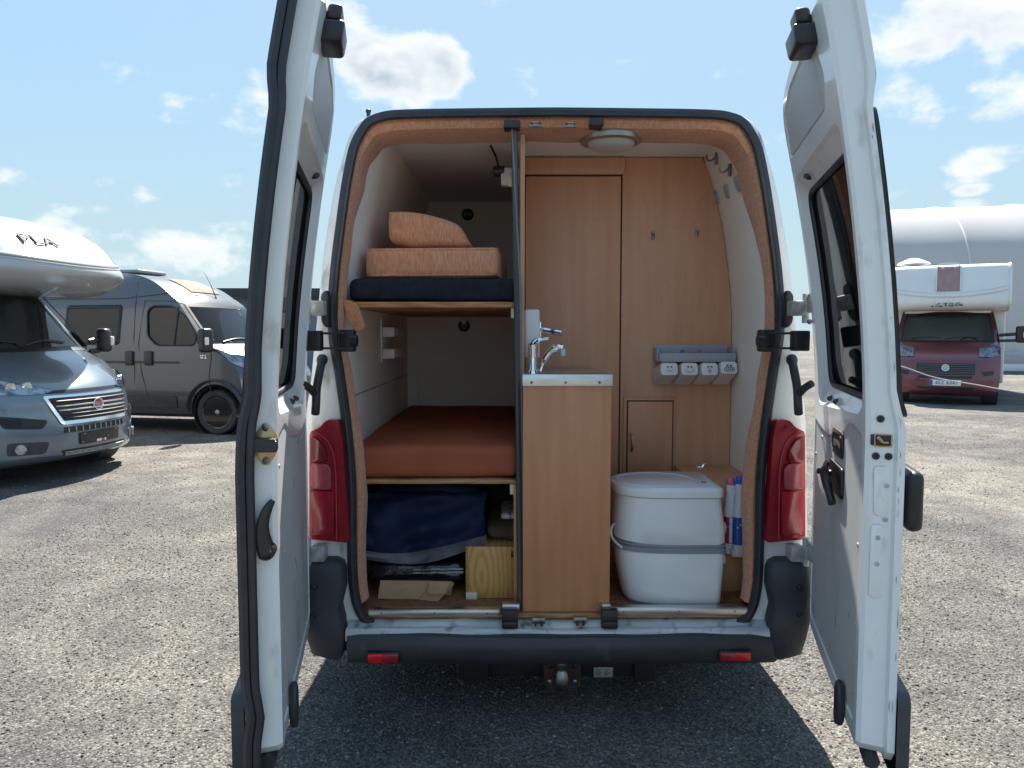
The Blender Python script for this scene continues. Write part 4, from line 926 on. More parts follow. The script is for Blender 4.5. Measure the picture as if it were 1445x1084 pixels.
# ---- toothbrush shelf with four mugs
a, b = at(926, 488, 3.40), at(1039, 507, 3.40)
sh = thing('mug_shelf', 'grey wall shelf with four white mugs hanging underneath', 'shelf', ((a.x + b.x) / 2, YP - .05, b.z))
zs = a.z; x0, x1 = a.x, b.x; ya, yb = 3.395, YP - .001
obj('shelf_tray', box(x0 + .012, x1 - .012, ya + .010, yb, zs - .070, zs - .062, .002), grey_plastic, sh)
obj('shelf_front', prism(roundpoly([(x0 + .018, zs - .074), (x1 - .006, zs - .074), (x1, zs - .034), (x0 + .012, zs - .034)], .008), lambda a_, b_, t: (a_, ya + t, b_), 0, .009, .002), grey_plastic, sh)
for xx in (x0 + .004, x1 - .013): obj('shelf_end', box(xx, xx + .008, ya + .010, yb, zs - .072, zs - .012, .002), grey_plastic, sh)
obj('shelf_back', box(x0 + .013, x1 - .014, yb - .006, yb, zs - .061, zs + .004, .002), grey_plastic, sh)
for t in (.36, .58): xx = x0 + (x1 - x0) * t; obj('shelf_divider', box(xx, xx + .004, ya + .011, yb - .007, zs - .061, zs - .020, .001), grey_plastic, sh)
faces = ['flat mouth', 'smile', 'round open mouth', 'toothy grin']
wheres = ['leftmost white mug under the grey shelf, flat-mouthed face drawn on it', 'white mug under the grey shelf with a smiling face', 'white mug under the grey shelf with a small round mouth', 'rightmost white mug under the grey shelf with a toothy grin']
for k, (xa, xb_) in enumerate(((929, 954.5), (957.5, 982.5), (985.5, 1010), (1012.5, 1037))):
    A, B = at(xa, 512, 3.41), at(xb_, 542, 3.41); cxx = (A.x + B.x) / 2; hw = (B.x - A.x) / 2 * .98; zt_, zb_ = zs - .060, B.z
    mg = thing('mug', wheres[k], 'mug', (cxx, 3.44, zb_), group='mugs hanging under the shelf')
    def rg(k, Y, zc_, hz): return [Vector((cxx + p[0] - .10 * (Y - 3.37), Y + .25 * p[1], zc_ + p[1])) for p in rrect(-hw * k, hw * k, -hz, hz, .013, 4)]
    zc0 = at(0, 521 - (2 if k == 3 else 0), 3.37).z; zl = at(0, 543, 3.46).z
    obj('mug_body', loft([rg(.90, 3.372, zc0, .027), rg(.95, 3.378, zc0, .029), rg(.99, 3.42, (zc0 + zl + .04) / 2, .034), rg(1.02, 3.478, zl + .04, .04)]), mat('mug_plastic', (.62, .59, .55), .4, c2=(.58, .55, .51), nscale=10), mg, 45)
    fy = 3.366; zt_ = zc0 + .027; fp = obj('mug_face', prism(rrect(cxx - hw * .92, cxx + hw * .92, zt_ - .054, zt_, .013, 4), lambda a_, b_, t: (a_, fy + t + .25 * (b_ - zc0), b_), 0, .005, .0015), white_plastic, mg)
    fy -= .004
    ez = zt_ - .016
    for sx in (-1, 1): obj('eye', box(cxx + sx * .008 - .003, cxx + sx * .008 + .003, fy - .0008, fy + .012, ez - .003, ez + .003, 0), ink, fp)
    mz = zt_ - .034; yy = fy - .0004
    if k == 0: pts = [(cxx - .012, yy, mz), (cxx, yy, mz - .001), (cxx + .012, yy, mz)]
    elif k == 1: pts = [(cxx - .02, yy, mz + .006), (cxx - .012, yy, mz - .003), (cxx, yy, mz - .006), (cxx + .012, yy, mz - .003), (cxx + .02, yy, mz + .006)]
    if k < 2: obj('mouth', tube(smooth_path(pts, 4), .0011, 5), ink, fp)
    elif k == 2: obj('mouth', tube([(cxx + .006 * math.cos(R(t)), yy, mz - .002 + .006 * math.sin(R(t))) for t in range(0, 360, 30)], .0011, 5, True), ink, fp)
    else:
        obj('mouth', tube([(x_, yy, z_) for x_, z_ in rrect(cxx - .022, cxx + .022, mz - .009, mz + .009, .006)], .0011, 5, True), ink, fp)
        for q in (-.013, -.004, .005, .014): obj('tooth_line', tube([(cxx + q, yy, mz - .008), (cxx + q, yy, mz + .008)], .0009, 5), ink, fp)
        obj('tooth_line', tube([(cxx - .02, yy, mz), (cxx + .02, yy, mz)], .0009, 5), ink, fp)
# ------------------------------------------------------------------ parked vehicles behind
def yside(z): return float(np.interp(z, [.2, .32, .6, 1.2, 1.4, 1.7, 2.03, 2.3, 2.45, 2.52], [.93, .985, 1.02, 1.02, 1.0, .955, .89, .82, .74, .62]))
FR = [(-.24, .20, .24), (-.08, .24, .34), (-.015, .34, .42), (0, .50, .46), (-.01, .62, .47), (-.04, .74, .47), (-.07, .86, .46), (-.11, .955, .45), (-.19, 1.03, .42), (-.34, 1.13, .37), (-.58, 1.25, .29), (-.86, 1.36, .20),
      (-1.05, 1.55, .19), (-1.28, 1.80, .17), (-1.49, 2.03, .15), (-1.66, 2.16, .15), (-1.9, 2.31, .14), (-2.25, 2.44, .12), (-2.7, 2.51, .10), (-3.0, 2.52, .08)]
_d = smooth_path([Vector(r) for r in FR], 8); FZZ = np.maximum.accumulate([p.y for p in _d]) + np.arange(len(_d)) * 1e-6; FXX = [p.x for p in _d]; FBB = [p.z for p in _d]
def front(w, z, off=0):
    def q(w, z): return Vector((float(np.interp(z, FZZ, FXX)) - float(np.interp(z, FZZ, FBB)) * abs(w) ** 2.4, w * yside(z), z))
    p = q(w, z)
    if off:
        a = q(w + .02, z) - q(w - .02, z); b = q(w, z + .02) - q(w, z - .02); p = p + a.cross(b).normalized() * off
    return p
def strips(z0, z1, w0, w1, nw, nz, off=0):
    return loft([[front(w0 + (w1 - w0) * i / nw, z0 + (z1 - z0) * j / nz, off) for i in range(nw + 1)] for j in range(nz + 1)], closed=False)
def patch(name, poly, off, m, parent, depth=.015, r=.0):
    poly = roundpoly(poly, r, 3) if r else poly
    bm = bmesh.new(); panel(poly, [], lambda a, b: front(a, b, off), .06, .05, bm); ring_wall(poly, lambda a, b: front(a, b, off), poly, lambda a, b: front(a, b, off - depth), bm)
    return obj(name, bm, m, parent, 40)
def both(poly): return [poly, [(-w_, z) for w_, z in poly]]
def side_pt(x, z, s, off=0): return Vector((x, s * (yside(z) + off), z))
def seam(pts, s, parent, r=.006, off=.004, m=None, name='door_seam'): return obj(name, tube([side_pt(x, z, s, off) for x, z in pts], r, 5), m or black_plastic, parent)
headlamp = mat('headlamp', (.75, .78, .80), .12, .6, c2=(.28, .30, .33), nscale=7, stretch=(1, 2, 2), ramp=(.4, .65), coat=1, bump=.003, bscale=12)
headlamp_dark = mat('headlamp_dark', (.50, .53, .56), .15, .5, c2=(.07, .075, .08), nscale=6, stretch=(1, 2, 3), ramp=(.4, .62), coat=1, bump=.003, bscale=10)
grille_black = mat('grille_black', (.012, .012, .013), .4)
sky_chrome = mat('trim_chrome', (.78, .79, .80), .16, 1)
seat_cloth = mat('seat_cloth', (.06, .06, .065), .9)
def arch_outline(cx, r, n=14): return [(cx + r * math.cos(R(t)), .345 + r * math.sin(R(t))) for t in np.linspace(0, 180, n)]
def wheel(root, x, s, rim_m, spokes=10):
    y = s * .89; M = Matrix.Translation((x, y, .345)) @ Matrix.Rotation(R(-90 * s), 4, 'X')
    wh = obj('wheel', lathe([(.24, -.10), (.32, -.115), (.345, -.08), (.345, .08), (.325, .112), (.255, .105), (.24, .09)], 36, M), rubber, root)
    rm = obj('rim', lathe([(.245, .10), (.25, .108), (.235, .10), (.225, .0), (.02, -.02)], 32, M), rim_m, wh)
    bm = bmesh.new()
    for k in range(spokes):
        a = 2 * math.pi * (k + (.22 if k % 2 else 0)) / spokes; box(.05, .235, -.014, .014, .055, .098, .006, 2, bm, M @ Matrix.Rotation(a, 4, 'Z'))
    obj('spokes', bm, rim_m, wh); obj('hub_cap', lathe([(.036, .06), (.036, .10), (.026, .108), (.001, .11)], 16, M), dull_steel, wh)
    obj('wheel_well', lathe([(.41, -.2), (.41, .10), (.405, .10), (.40, -.19)], 24, M), dark_int, wh)
def emblem(root, z, m_disc, letters, size=.065, w=0):
    p = front(w, z, .035); n = (front(w, z, .05) - p).normalized(); r = Vector((0, 1, 0)); M = frame_M(p, r, (0, 0, 1))
    e = obj('emblem', lathe([(size, -.02), (size * 1.06, .004), (size, .012), (size * .86, .008)], 24, M), sky_chrome, root)
    obj('emblem_disc', lathe([(size * .87, 0), (size * .85, .009), (.001, .010)], 24, M), m_disc, e)
    if letters: text('emblem_letters', letters, size * .86, M @ Matrix.Translation((0, 0, .011)) @ Matrix.Diagonal((.9, 1.2, 1, 1)), sky_chrome, e, .002)
def mirror(root, s, m, x=-.98, z=1.42, arm=.12, k=.9):
    b = Vector((x, s * .99, z - .06)); c = Vector((x + .02, s * (1.0 + arm + .09), z + .02))
    bm = bmesh.new(); box(-.075, .075, -.11 * k, .11 * k, -.20 * k, .20 * k, .05, 4, bm, Matrix.Translation(c) @ Matrix.Rotation(s * R(12), 4, 'Z'))
    mi = obj('mirror', bm, m, root, 50)
    obj('mirror_arm', tube([b + Vector((0, 0, .06)), b + Vector((.01, s * (arm + .03), .09))], .035, 8, flat=.6), m, mi); obj('mirror_arm', tube([b + Vector((0, 0, -.06)), b + Vector((.01, s * (arm + .03), -.05))], .03, 8, flat=.6), m, mi)
    obj('mirror_indicator', box(c.x - .02, c.x + .085, c.y + s * .06 - .03, c.y + s * .06 + .03, c.z - .07, c.z + .05, .015), clear_lens, mi)
clear_lens = mat('clear_lens', (.8, .72, .66), .15, coat=1)
def cab(root, paint, style, xe, ztop, arches=(-.95,), cut=1.16, side_windows=True, lower=None):
    "front, windscreen and sides of a cab-over-engine light van"
    obj('bumper_shell', strips(.20, .955, -1, 1, 36, 22), paint, root, 50)
    obj('bonnet', strips(.957, 1.345, -1, 1, 36, 10), paint, root, 50)
    cowl = obj('cowl', strips(1.345, 1.385, -1, 1, 24, 2), grille_black, root)
    for s in (-1, 1): obj('pillar', strips(1.38, 2.03, s * .915, s * 1.0, 3, 12), paint, root)
    obj('screen_header', strips(2.0, 2.04, -1, 1, 20, 2, .003), paint, root)
    ws = obj('windscreen', strips(1.385, 2.0, -.915, .915, 24, 12, .004), cab_glass, root, 60)
    for s in (-1, 1): obj('screen_band', strips(1.385, 2.0, s * .875, s * .918, 3, 12, .006), grille_black, ws)
    obj('screen_band', strips(1.955, 2.003, -.9, .9, 20, 2, .006), grille_black, ws)
    for w0 in (-.72, -.02): obj('wiper', tube([front(w0 + .62 * t, 1.40 + .05 * math.sin(t * 2.5), .02) for t in np.linspace(0, 1, 8)], .010, 6), black_plastic, ws)
    # cab interior
    inn = obj('dashboard', box(-1.55, -1.05, -.85, .85, .95, 1.30, .06, 3), dark_int, root)
    for y in (-.45, .45):
        st = obj('cab_seat', box(-2.25, -2.05, y - .24, y + .24, .9, 1.58, .07, 3), seat_cloth, root); obj('headrest', box(-2.22, -2.10, y - .13, y + .13, 1.60, 1.80, .05, 3), seat_cloth, st)
    sw = [Vector((-1.58 - .08 * math.sin(t), .45 + .2 * math.cos(t), 1.28 + .17 * math.sin(t))) for t in np.linspace(0, 2 * math.pi, 24, endpoint=False)]
    obj('steering_wheel', tube(sw, .016, 8, True), dark_int, inn)
    fe = [(float(np.interp(z, FZZ, FXX)) - float(np.interp(z, FZZ, FBB)), z) for z in list(np.linspace(.24, 2.03, 26)) + ([] if ztop < 2.1 else list(np.linspace(2.1, ztop, 8)))]
    out = fe + [(xe, ztop), (xe, .30)]
    for cx in sorted(arches): out += [(cx - .44, .30)] + [p for p in arch_outline(cx, .43)[::-1]] + [(cx + .44, .30)]
    win = roundpoly([(-1.30, 1.36), (-1.95, 1.36), (-2.12, 1.50), (-2.16, 1.90), (-2.06, 1.975), (-1.72, 1.965), (-1.47, 1.80), (-1.26, 1.50)], .06, 4)
    for s in (-1, 1):
        bm = bmesh.new(); panel(out, [win] if side_windows else [], lambda a, b: side_pt(a, b, s), .16, .08, bm)
        ring_wall(win, lambda a, b: side_pt(a, b, s), win, lambda a, b: side_pt(a, b, s, -.02), bm)
        sd = obj('side_panel', bm, paint, root, 50)
        bm = bmesh.new(); panel(win, [], lambda a, b: side_pt(a, b, s, -.015), .3, .1, bm); obj('door_window', bm, cab_glass, sd, 60)
        obj('window_rubber', tube([side_pt(a, b, s, .0) for a, b in win], .014, 6, True), grille_black, sd)
        obj('window_bar', tube([side_pt(-1.66, 1.35, s, -.008), side_pt(-1.62, 1.945, s, -.008)], .02, 6), grille_black, sd)
        seam([(-1.02, .55), (-1.05, .9), (-1.0, 1.2), (-1.06, 1.42), (-1.3, 1.72), (-1.55, 2.0), (-1.75, 2.04), (-2.22, 2.05), (-2.27, 1.4), (-2.22, .95), (-2.12, .55), (-2.08, .42)], s, sd)
        for x in (-2.08, -2.42) if ztop > 2.1 else (-2.08,): 
            h = obj('door_handle', box(-.07, .07, -.028, .028, -.11, .11, .02, 3, None, Matrix.Translation(side_pt(x, 1.16, s, .01))), black_plastic, sd)
        tr = [(-1.02, 1.38), (-1.25, 1.38), (-1.25, 1.58), (-1.20, 1.56)]
        bm = bmesh.new(); panel(roundpoly(tr, .02, 2), [], lambda a, b: side_pt(a, b, s, .012), None, None, bm); obj('mirror_foot', bm, black_plastic, sd)
    obj('underbody', box(xe + .05, -.45, -.85, .85, .24, .42, .02), dark_int, root)
    for cx in arches:
        for s in (-1, 1): wheel(root, cx, s, style['rim'])

# --- A: silver blue coachbuilt motorhome, front left
paintA = mat('paint_blue_grey', (.15, .195, .235), .24, .5, coat=1, c2=(.14, .18, .22), nscale=3)
A = thing('motorhome', 'grey-blue coachbuilt motorhome with white rounded over-cab nose, nearest on the left', 'motorhome', (-4.50, 8.0, 0), R(-12))
cab(A, paintA, dict(rim=steel), -2.35, 2.03, (-.95,))
patch('bonnet_lip', [(-.52, .955), (.52, .955), (.50, .925), (-.50, .925)], .004, grille_black, A)
gr = roundpoly([(-.55, .90), (.55, .90), (.44, .60), (-.44, .60)], .03, 4)
patch('grille_surround', gr, .022, sky_chrome, A, .035)
gp = patch('grille', roundpoly([(-.51, .875), (.51, .875), (.415, .635), (-.415, .635)], .02, 3), .026, grille_black, A)
for k, z in enumerate((.835, .79, .745, .70, .66)):
    hw = .415 + (.51 - .415) * (z - .635) / .24 - .012
    obj('grille_slat', tube([front(-hw + 2 * hw * i / 16, z, .032) for i in range(17)], .012, 6, flat=1.2), sky_chrome if k in (1, 2) else black_plastic, gp)
emblem(A, .775, mat('emblem_red', (.30, .012, .02), .3, coat=1), 'FIAT', .066)
lg = patch('lower_grille', [(-.42, .575), (.42, .575), (.42, .515), (-.42, .515)], .006, grille_black, A)
for i in range(11): w_ = -.38 + .076 * i; obj('grille_bar', tube([front(w_, .518, .012), front(w_, .572, .012)], .006, 5), dull_steel, lg)
pl = patch('number_plate', rrect(-.27, .27, .375, .50, .01, 2), .02, mat('plate_black', (.014, .014, .016), .3, c2=(.03, .03, .035), nscale=25), A)
for w0, w1, m_ in ((-.07, -.005, white_plastic), (-.005, .04, red_reflector), (.04, .062, white_plastic)): patch('plate_sticker', [(w0, .383), (w1, .383), (w1, .408), (w0, .408)], .024, m_, pl, .004)
for w0, z0_ in ((-.22, .485), (.22, .485), (-.24, .40), (.10, .425)): patch('plate_rivet', rrect(w0 - .006, w0 + .006, z0_ - .005, z0_ + .005, .002, 2), .023, dull_steel, pl, .004)
li = patch('lower_intake', roundpoly([(-.46, .335), (.46, .335), (.42, .265), (-.42, .265)], .02, 3), .006, grille_black, A)
for z in (.285, .30, .315): obj('grille_slat', tube([front(-.42 + .84 * i / 12, z, .012) for i in range(13)], .005, 5), dull_steel, li)
for P in both(roundpoly([(.43, .945), (.58, 1.005), (.80, 1.075), (.97, 1.125), (.985, .985), (.92, .940), (.75, .925), (.55, .925)], .02, 3)):
    h = patch('headlight', P, .010, headlamp_dark, A); patch('headlight_cover', inset(P, -.004), .016, clear_glass, h, .01)
    c = 1 if P[0][0] > 0 else -1
    obj('lamp_divider', tube([front(c * .88, .95, .02), front(c * .90, 1.02, .02), front(c * .87, 1.085, .02)], .012, 6), grille_black, h)
    for w_ in (.62, .74): obj('lamp_reflector', lathe([(.05, 0), (.045, .012), (.02, .006), (.001, .0)], 14, frame_M(front(c * w_, 1.0, .012), front(c * w_ + .02, 1.0) - front(c * w_ - .02, 1.0), (0, 0, 1))), sky_chrome, h)
for P in both(roundpoly([(.54, .66), (.90, .735), (.86, .60), (.60, .575)], .03, 3)):
    v = patch('side_intake', P, .004, grille_black, A); c = 1 if P[0][0] > 0 else -1
    for z in (.63, .65, .67, .69): obj('intake_slat', tube([front(c * .74, z, .008), front(c * .87, z, .008)], .006, 5), black_plastic, v)
for P in both(roundpoly([(.56, .44), (.86, .46), (.88, .33), (.60, .32)], .03, 3)):
    c = 1 if P[0][0] > 0 else -1; f = patch('fog_recess', P, .003, bump_plastic, A)
    obj('fog_lamp', lathe([(.05, 0), (.05, .02), (.03, .024), (.001, .02)], 16, frame_M(front(c * .78, .385, .004), front(c * .80, .385) - front(c * .76, .385), (0, 0, 1))), headlamp_dark, f)
mirror(A, 1, black_plastic, k=.75, z=1.44); mirror(A, -1, black_plastic, k=.75, z=1.44)
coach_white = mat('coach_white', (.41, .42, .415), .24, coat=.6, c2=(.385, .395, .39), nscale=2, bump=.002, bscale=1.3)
def nose(root, prof, hw, bow, zk, m, name, nw=24, p=3.0, edge=.10):
    rings = []; zc = sum(z for _, z in prof) / len(prof); pr = smooth_path([Vector((x, 0, z)) for x, z in prof], 4)
    xm = min(q.x for q in pr)
    for i in range(nw + 1):
        w_ = -1 + 2 * i / nw; a = abs(w_); L_ = []
        for q in pr:
            f = (q.x - xm) / (max(t.x for t in pr) - xm)
            L_.append(Vector((q.x - bow * f * a ** p, w_ * hw, zc + (q.z - zc) * (1 - zk * a ** 8) if q.z > zc else q.z + (zc - q.z) * zk * .6 * a ** 8)))
        rings.append(L_)
    bm = loft(rings, closed=False, caps=False)
    o = obj(name, bm, m, root, 50)
    for L_ in (rings[0], rings[-1]): 
        t = bmesh.new(); V = [t.verts.new(q) for q in L_]; t.faces.new(V); obj(name + '_side', t, m, o, 0)
    return o, rings
profA = [(-1.9, 2.00), (-1.2, 1.985), (-.75, 2.0), (-.42, 2.06), (-.20, 2.16), (-.16, 2.24), (-.28, 2.38), (-.50, 2.58), (-.85, 2.75), (-1.3, 2.86), (-1.9, 2.91)]
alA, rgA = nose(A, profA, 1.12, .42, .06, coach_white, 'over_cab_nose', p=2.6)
# moulded ridges and badge on the nose
def on_rings(rg, w_, k):
    i = (w_ + 1) / 2 * (len(rg) - 1); a = int(min(max(0, i), len(rg) - 2)); t = i - a; kk = k * (len(rg[0]) - 1); b = int(min(kk, len(rg[0]) - 2)); u = kk - b
    p = (rg[a][b] * (1 - u) + rg[a][b + 1] * u) * (1 - t) + (rg[a + 1][b] * (1 - u) + rg[a + 1][b + 1] * u) * t
    e1 = rg[a + 1][b] - rg[a][b]; e2 = rg[a][b + 1] - rg[a][b]; return p, e1.normalized(), e2.normalized()
obj('nose_ridge', tube([on_rings(rgA, w_, .60 - .055 * (1 - w_ * w_))[0] for w_ in np.linspace(-.98, .98, 40)], .018, 8, flat=1.4), coach_white, alA)
obj('nose_ridge', tube([on_rings(rgA, w_, .575 - .055 * (1 - w_ * w_))[0] for w_ in np.linspace(-.98, .98, 40)], .012, 8), coach_white, alA)
for s in (0, -1): obj('edge_trim', tube(rgA[s], .014, 6), mat('edge_trim', (.25, .26, .27), .5), alA)
p, e1, e2 = on_rings(rgA, -.32, .66); M = frame_M(p + e1.cross(e2) * .03, e1, e2)
o = text('nose_badge', 'PLA', .19, Matrix.Diagonal((1.35, .85, 1, 1)), mat('badge_edge', (.085, .087, .09), .75), alA, .006, 1.0)
bm = bmesh.new(); bm.from_mesh(o.data)
for ax, lo_, hi_ in ((0, -.4, .4), (1, -.15, .15)):
    for q_ in np.arange(lo_, hi_, .02):
        co_, no_ = [0, 0, 0], [0, 0, 0]; co_[ax] = float(q_); no_[ax] = 1
        bmesh.ops.bisect_plane(bm, geom=bm.verts[:] + bm.edges[:] + bm.faces[:], plane_co=co_, plane_no=no_, dist=1e-5)
bmesh.ops.triangulate(bm, faces=bm.faces[:]); bm.to_mesh(o.data); bm.free()
for v in o.data.vertices:
    q, f1, f2 = on_rings(rgA, -.25 + v.co.x / 1.12, .665 + v.co.y / 2.6); v.co = q + f1.cross(f2).normalized() * (.014 + v.co.z)
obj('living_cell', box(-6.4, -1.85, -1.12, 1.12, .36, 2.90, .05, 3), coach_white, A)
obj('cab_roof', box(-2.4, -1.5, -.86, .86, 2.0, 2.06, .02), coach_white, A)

# --- B: dark grey high-roof van
paintB = mat('paint_dark_grey', (.072, .08, .092), .30, .25, coat=.7, c2=(.067, .075, .087), nscale=3)
B = thing('camper_van', 'dark grey high-roof panel van with black wheels parked behind the motorhome', 'van', (-3.36, 11.95, 0), R(-12))
black_alloy = mat('black_alloy', (.03, .03, .033), .22, .7, coat=1)
cab(B, paintB, dict(rim=black_alloy), -5.6, 2.50, (-.95, -4.7))
obj('roof_front', strips(2.03, 2.518, -1, 1, 30, 14), paintB, B, 60)
rr = [[Vector((x, w_ * .66, 2.515 - .03 * w_ * w_)) for w_ in np.linspace(-1, 1, 9)] for x in (-2.6, -3.4, -4.4, -5.6)]
obj('roof', loft([[Vector((x, y, z)) for y, z in [(-.76, 2.43)] + [(.64 * t, 2.525 - .025 * t * t) for t in np.linspace(-1, 1, 9)] + [(.76, 2.43)]] for x in (-2.95, -3.4, -4.4, -5.6)], closed=False), paintB, B, 60)
obj('rear_panel', box(-5.62, -5.6, -.95, .95, .35, 2.45, 0), paintB, B)
obj('solar_mesh', strips(2.20, 2.42, -.5, .42, 14, 8, .012), mat('mesh_brown', (.22, .17, .13), .8, c2=(.12, .09, .07), nscale=60), B, 60)
obj('aerial', tube([front(.05, 2.12, .0), front(.05, 2.12, .03) + Vector((-.12, 0, .22)), front(.05, 2.12, .03) + Vector((-.24, 0, .42))], [.012, .005, .003], 6), black_plastic, B)
hb = obj('roof_hatch', box(-3.6, -2.75, -.35, .35, 2.53, 2.60, .04, 3), mat('hatch', (.28, .29, .30), .3), B)
for s in (-1, 1):
    mo = obj('arch_trim', tube([side_pt(x, z, s, .012) for x, z in arch_outline(-.95, .49, 20)], .055, 8, flat=.35, up=(0, 1, 0)), bump_plastic, B)
    wl = roundpoly([(-2.62, 1.38), (-3.62, 1.38), (-3.62, 1.98), (-2.62, 1.98)], .05, 4)
    bm = bmesh.new(); panel(wl, [], lambda a, b: side_pt(a, b, s, .022), .3, .1, bm); ring_wall(wl, lambda a, b: side_pt(a, b, s, .022), inset(wl, -.015), lambda a, b: side_pt(a, b, s, .0), bm)
    wn = obj('side_window', bm, mat('dark_acrylic', (.012, .013, .015), .08, spec=.35), B, 60)
    obj('window_frame', tube([side_pt(a, b, s, .022) for a, b in inset(wl, .03)], .016, 6, True), black_plastic, wn)
    seam([(-2.36, .45), (-2.34, 1.0), (-2.36, 1.5), (-2.38, 2.02), (-2.4, 2.35)], s, B); seam([(-1.3, 2.12), (-1.75, 2.17), (-2.6, 2.09), (-4.0, 2.09), (-5.6, 2.09)], s, B, .007)
    dk = roundpoly([(-1.55, 1.08), (-5.55, 1.08), (-5.55, 1.115), (-1.55, 1.115)], .01, 2)
    bm = bmesh.new(); panel(dk, [], lambda a, b: side_pt(a, b, s, .006), .4, None, bm); obj('side_stripe', bm, grille_black, B, 60)
    md = roundpoly([(-1.62, .40), (-2.5, .40), (-2.5, .58), (-1.62, .58)], .02, 3)
    bm = bmesh.new(); panel(md, [], lambda a, b: side_pt(a, b, s, .02), .3, None, bm); ring_wall(md, lambda a, b: side_pt(a, b, s, .02), md, lambda a, b: side_pt(a, b, s, -.01), bm); obj('door_moulding', bm, bump_plastic, B, 60)
    up_ = roundpoly([(-1.3, 1.42), (-2.24, 1.42), (-2.24, 2.02), (-1.62, 2.02)], .02, 2)
p = side_pt(-1.13, 1.185, -1, .004); bm = bmesh.new()
for dx, dz, l_ in ((-.05, .02, .02), (-.015, .022, .03), (.03, .02, .02), (-.03, -.012, .05), (.03, -.014, .035)): box(p.x + dx - l_ / 2, p.x + dx + l_ / 2, p.y - .004, p.y + .003, p.z + dz - .008, p.z + dz + .008, .002, 1, bm)
obj('side_badge', bm, sky_chrome, B)
for P in both(roundpoly([(.60, 1.02), (.66, 1.20), (.86, 1.24), (.99, 1.36), (1.0, 1.10), (.9, 1.0)], .02, 3)):
    h = patch('headlight', P, .010, headlamp, B); patch('headlight_cover', inset(P, -.004), .016, clear_glass, h, .01)
patch('grille', roundpoly([(-.5, .84), (.5, .84), (.46, .64), (-.46, .64)], .02, 3), .012, grille_black, B); emblem(B, .74, mat('emblem_blue', (.05, .10, .25), .3, coat=1), '', .06)
mirror(B, 1, black_plastic); mirror(B, -1, black_plastic)

# --- C: maroon and white coachbuilt motorhome on the right
paintC = mat('paint_maroon', (.135, .016, .030), .28, .25, coat=1, c2=(.12, .013, .026), nscale=3)
C = thing('motorhome', 'maroon motorhome with white over-cab nose facing us on the right', 'motorhome', (9.27, 15.75, 0), R(-120))
cab(C, paintC, dict(rim=steel), -2.35, 2.03, (-.95,))
for P in both(roundpoly([(.60, 1.03), (.61, 1.22), (.80, 1.25), (.95, 1.38), (1.0, 1.20), (.95, 1.06), (.85, 1.03)], .02, 3)):
    h = patch('headlight', P, .010, headlamp, C); patch('headlight_cover', inset(P, -.004), .016, clear_glass, h, .01)
gp = patch('grille', roundpoly([(-.53, .90), (.53, .90), (.53, .66), (-.53, .66)], .02, 3), .008, grille_black, C)
for z in (.87, .83, .79, .75, .71, .68): obj('grille_slat', tube([front(-.5 + i / 16, z, .014) for i in range(17)], .009, 6), mat('slat_grey', (.10, .10, .11), .4), gp)
lg = patch('lower_grille', rrect(-.49, .49, .575, .635, .01, 2), .006, grille_black, C)
emblem(C, .80, mat('emblem_pale', (.30, .42, .55), .3, coat=1), 'FIAT', .072)
pl = patch('number_plate', rrect(-.27, .29, .43, .545, .008, 2), .028, mat('plate_white', (.78, .78, .77), .4), C, .03)
patch('plate_band', rrect(-.268, -.222, .433, .542, .004, 2), .031, mat('plate_blue', (.01, .07, .45), .4), pl, .004)
text('plate_number', '6SZ 6347', .105, frame_M(front(.03, .49, .032), (0, 1, 0), (0, 0, 1)) @ Matrix.Diagonal((.98, 1.05, 1, 1)), ink, pl, .001, 1.05)
patch('plate_sticker', rrect(-.02, .02, .40, .425, .004, 2), .03, red_reflector, pl, .01)
patch('bumper_intake', roundpoly([(-.55, .40), (.55, .40), (.5, .33), (-.5, .33)], .02, 3), .005, grille_black, C)
for P in both(roundpoly([(.66, .72), (.88, .75), (.86, .65), (.70, .63)], .02, 3)): patch('side_intake', P, .004, grille_black, C)
mirror(C, 1, black_plastic, arm=.30, z=1.50); mirror(C, -1, black_plastic, arm=.30, z=1.50)
profC = [(-1.9, 2.06), (-1.45, 2.05), (-1.05, 2.06), (-.85, 2.14), (-.80, 2.28), (-.86, 2.48), (-.95, 2.70), (-1.04, 2.90), (-1.12, 3.04), (-1.3, 3.09), (-1.9, 3.11)]
cream_white = mat('coach_cream', (.76, .745, .71), .28, coat=.6, c2=(.72, .705, .67), nscale=2, bump=.002, bscale=1.2)
alC, rgC = nose(C, profC, 1.16, .12, .02, cream_white, 'over_cab_nose', p=3.5)
for s in (0, -1): obj('edge_trim', tube(rgC[s], .03, 8), cream_white, alC)
obj('nose_ridge', tube([on_rings(rgC, w_, .50 - .075 * (1 - w_ * w_) + .02)[0] for w_ in np.linspace(-.95, .95, 40)], .035, 8, flat=1.3), cream_white, alC)
obj('nose_ridge', tube([on_rings(rgC, w_, .535 - .07 * (1 - w_ * w_) + .02)[0] for w_ in np.linspace(-.95, .95, 40)], .02, 8), cream_white, alC)
rows = [[on_rings(rgC, w_, k)[0] + Vector((.02 + .006 * math.sin(w_ * 60), 0, 0)) for w_ in np.linspace(-.21, .21, 16)] for k in np.linspace(.50, .80, 10)]
st = obj('nose_window_cover', loft(rows, closed=False), mat('cover_brown', (.30, .19, .18), .6, c2=(.36, .24, .22), nscale=6, stretch=(1, 4, 1), bump=.01, bscale=9), alC, 60)
for w_ in (-.20, .20): obj('cover_rail', tube([on_rings(rgC, w_, k)[0] + Vector((.03, 0, 0)) for k in np.linspace(.50, .80, 10)], .014, 6), cream_white, st)
a_, b_ = on_rings(rgC, -.17, .80)[0], on_rings(rgC, .17, .80)[0]
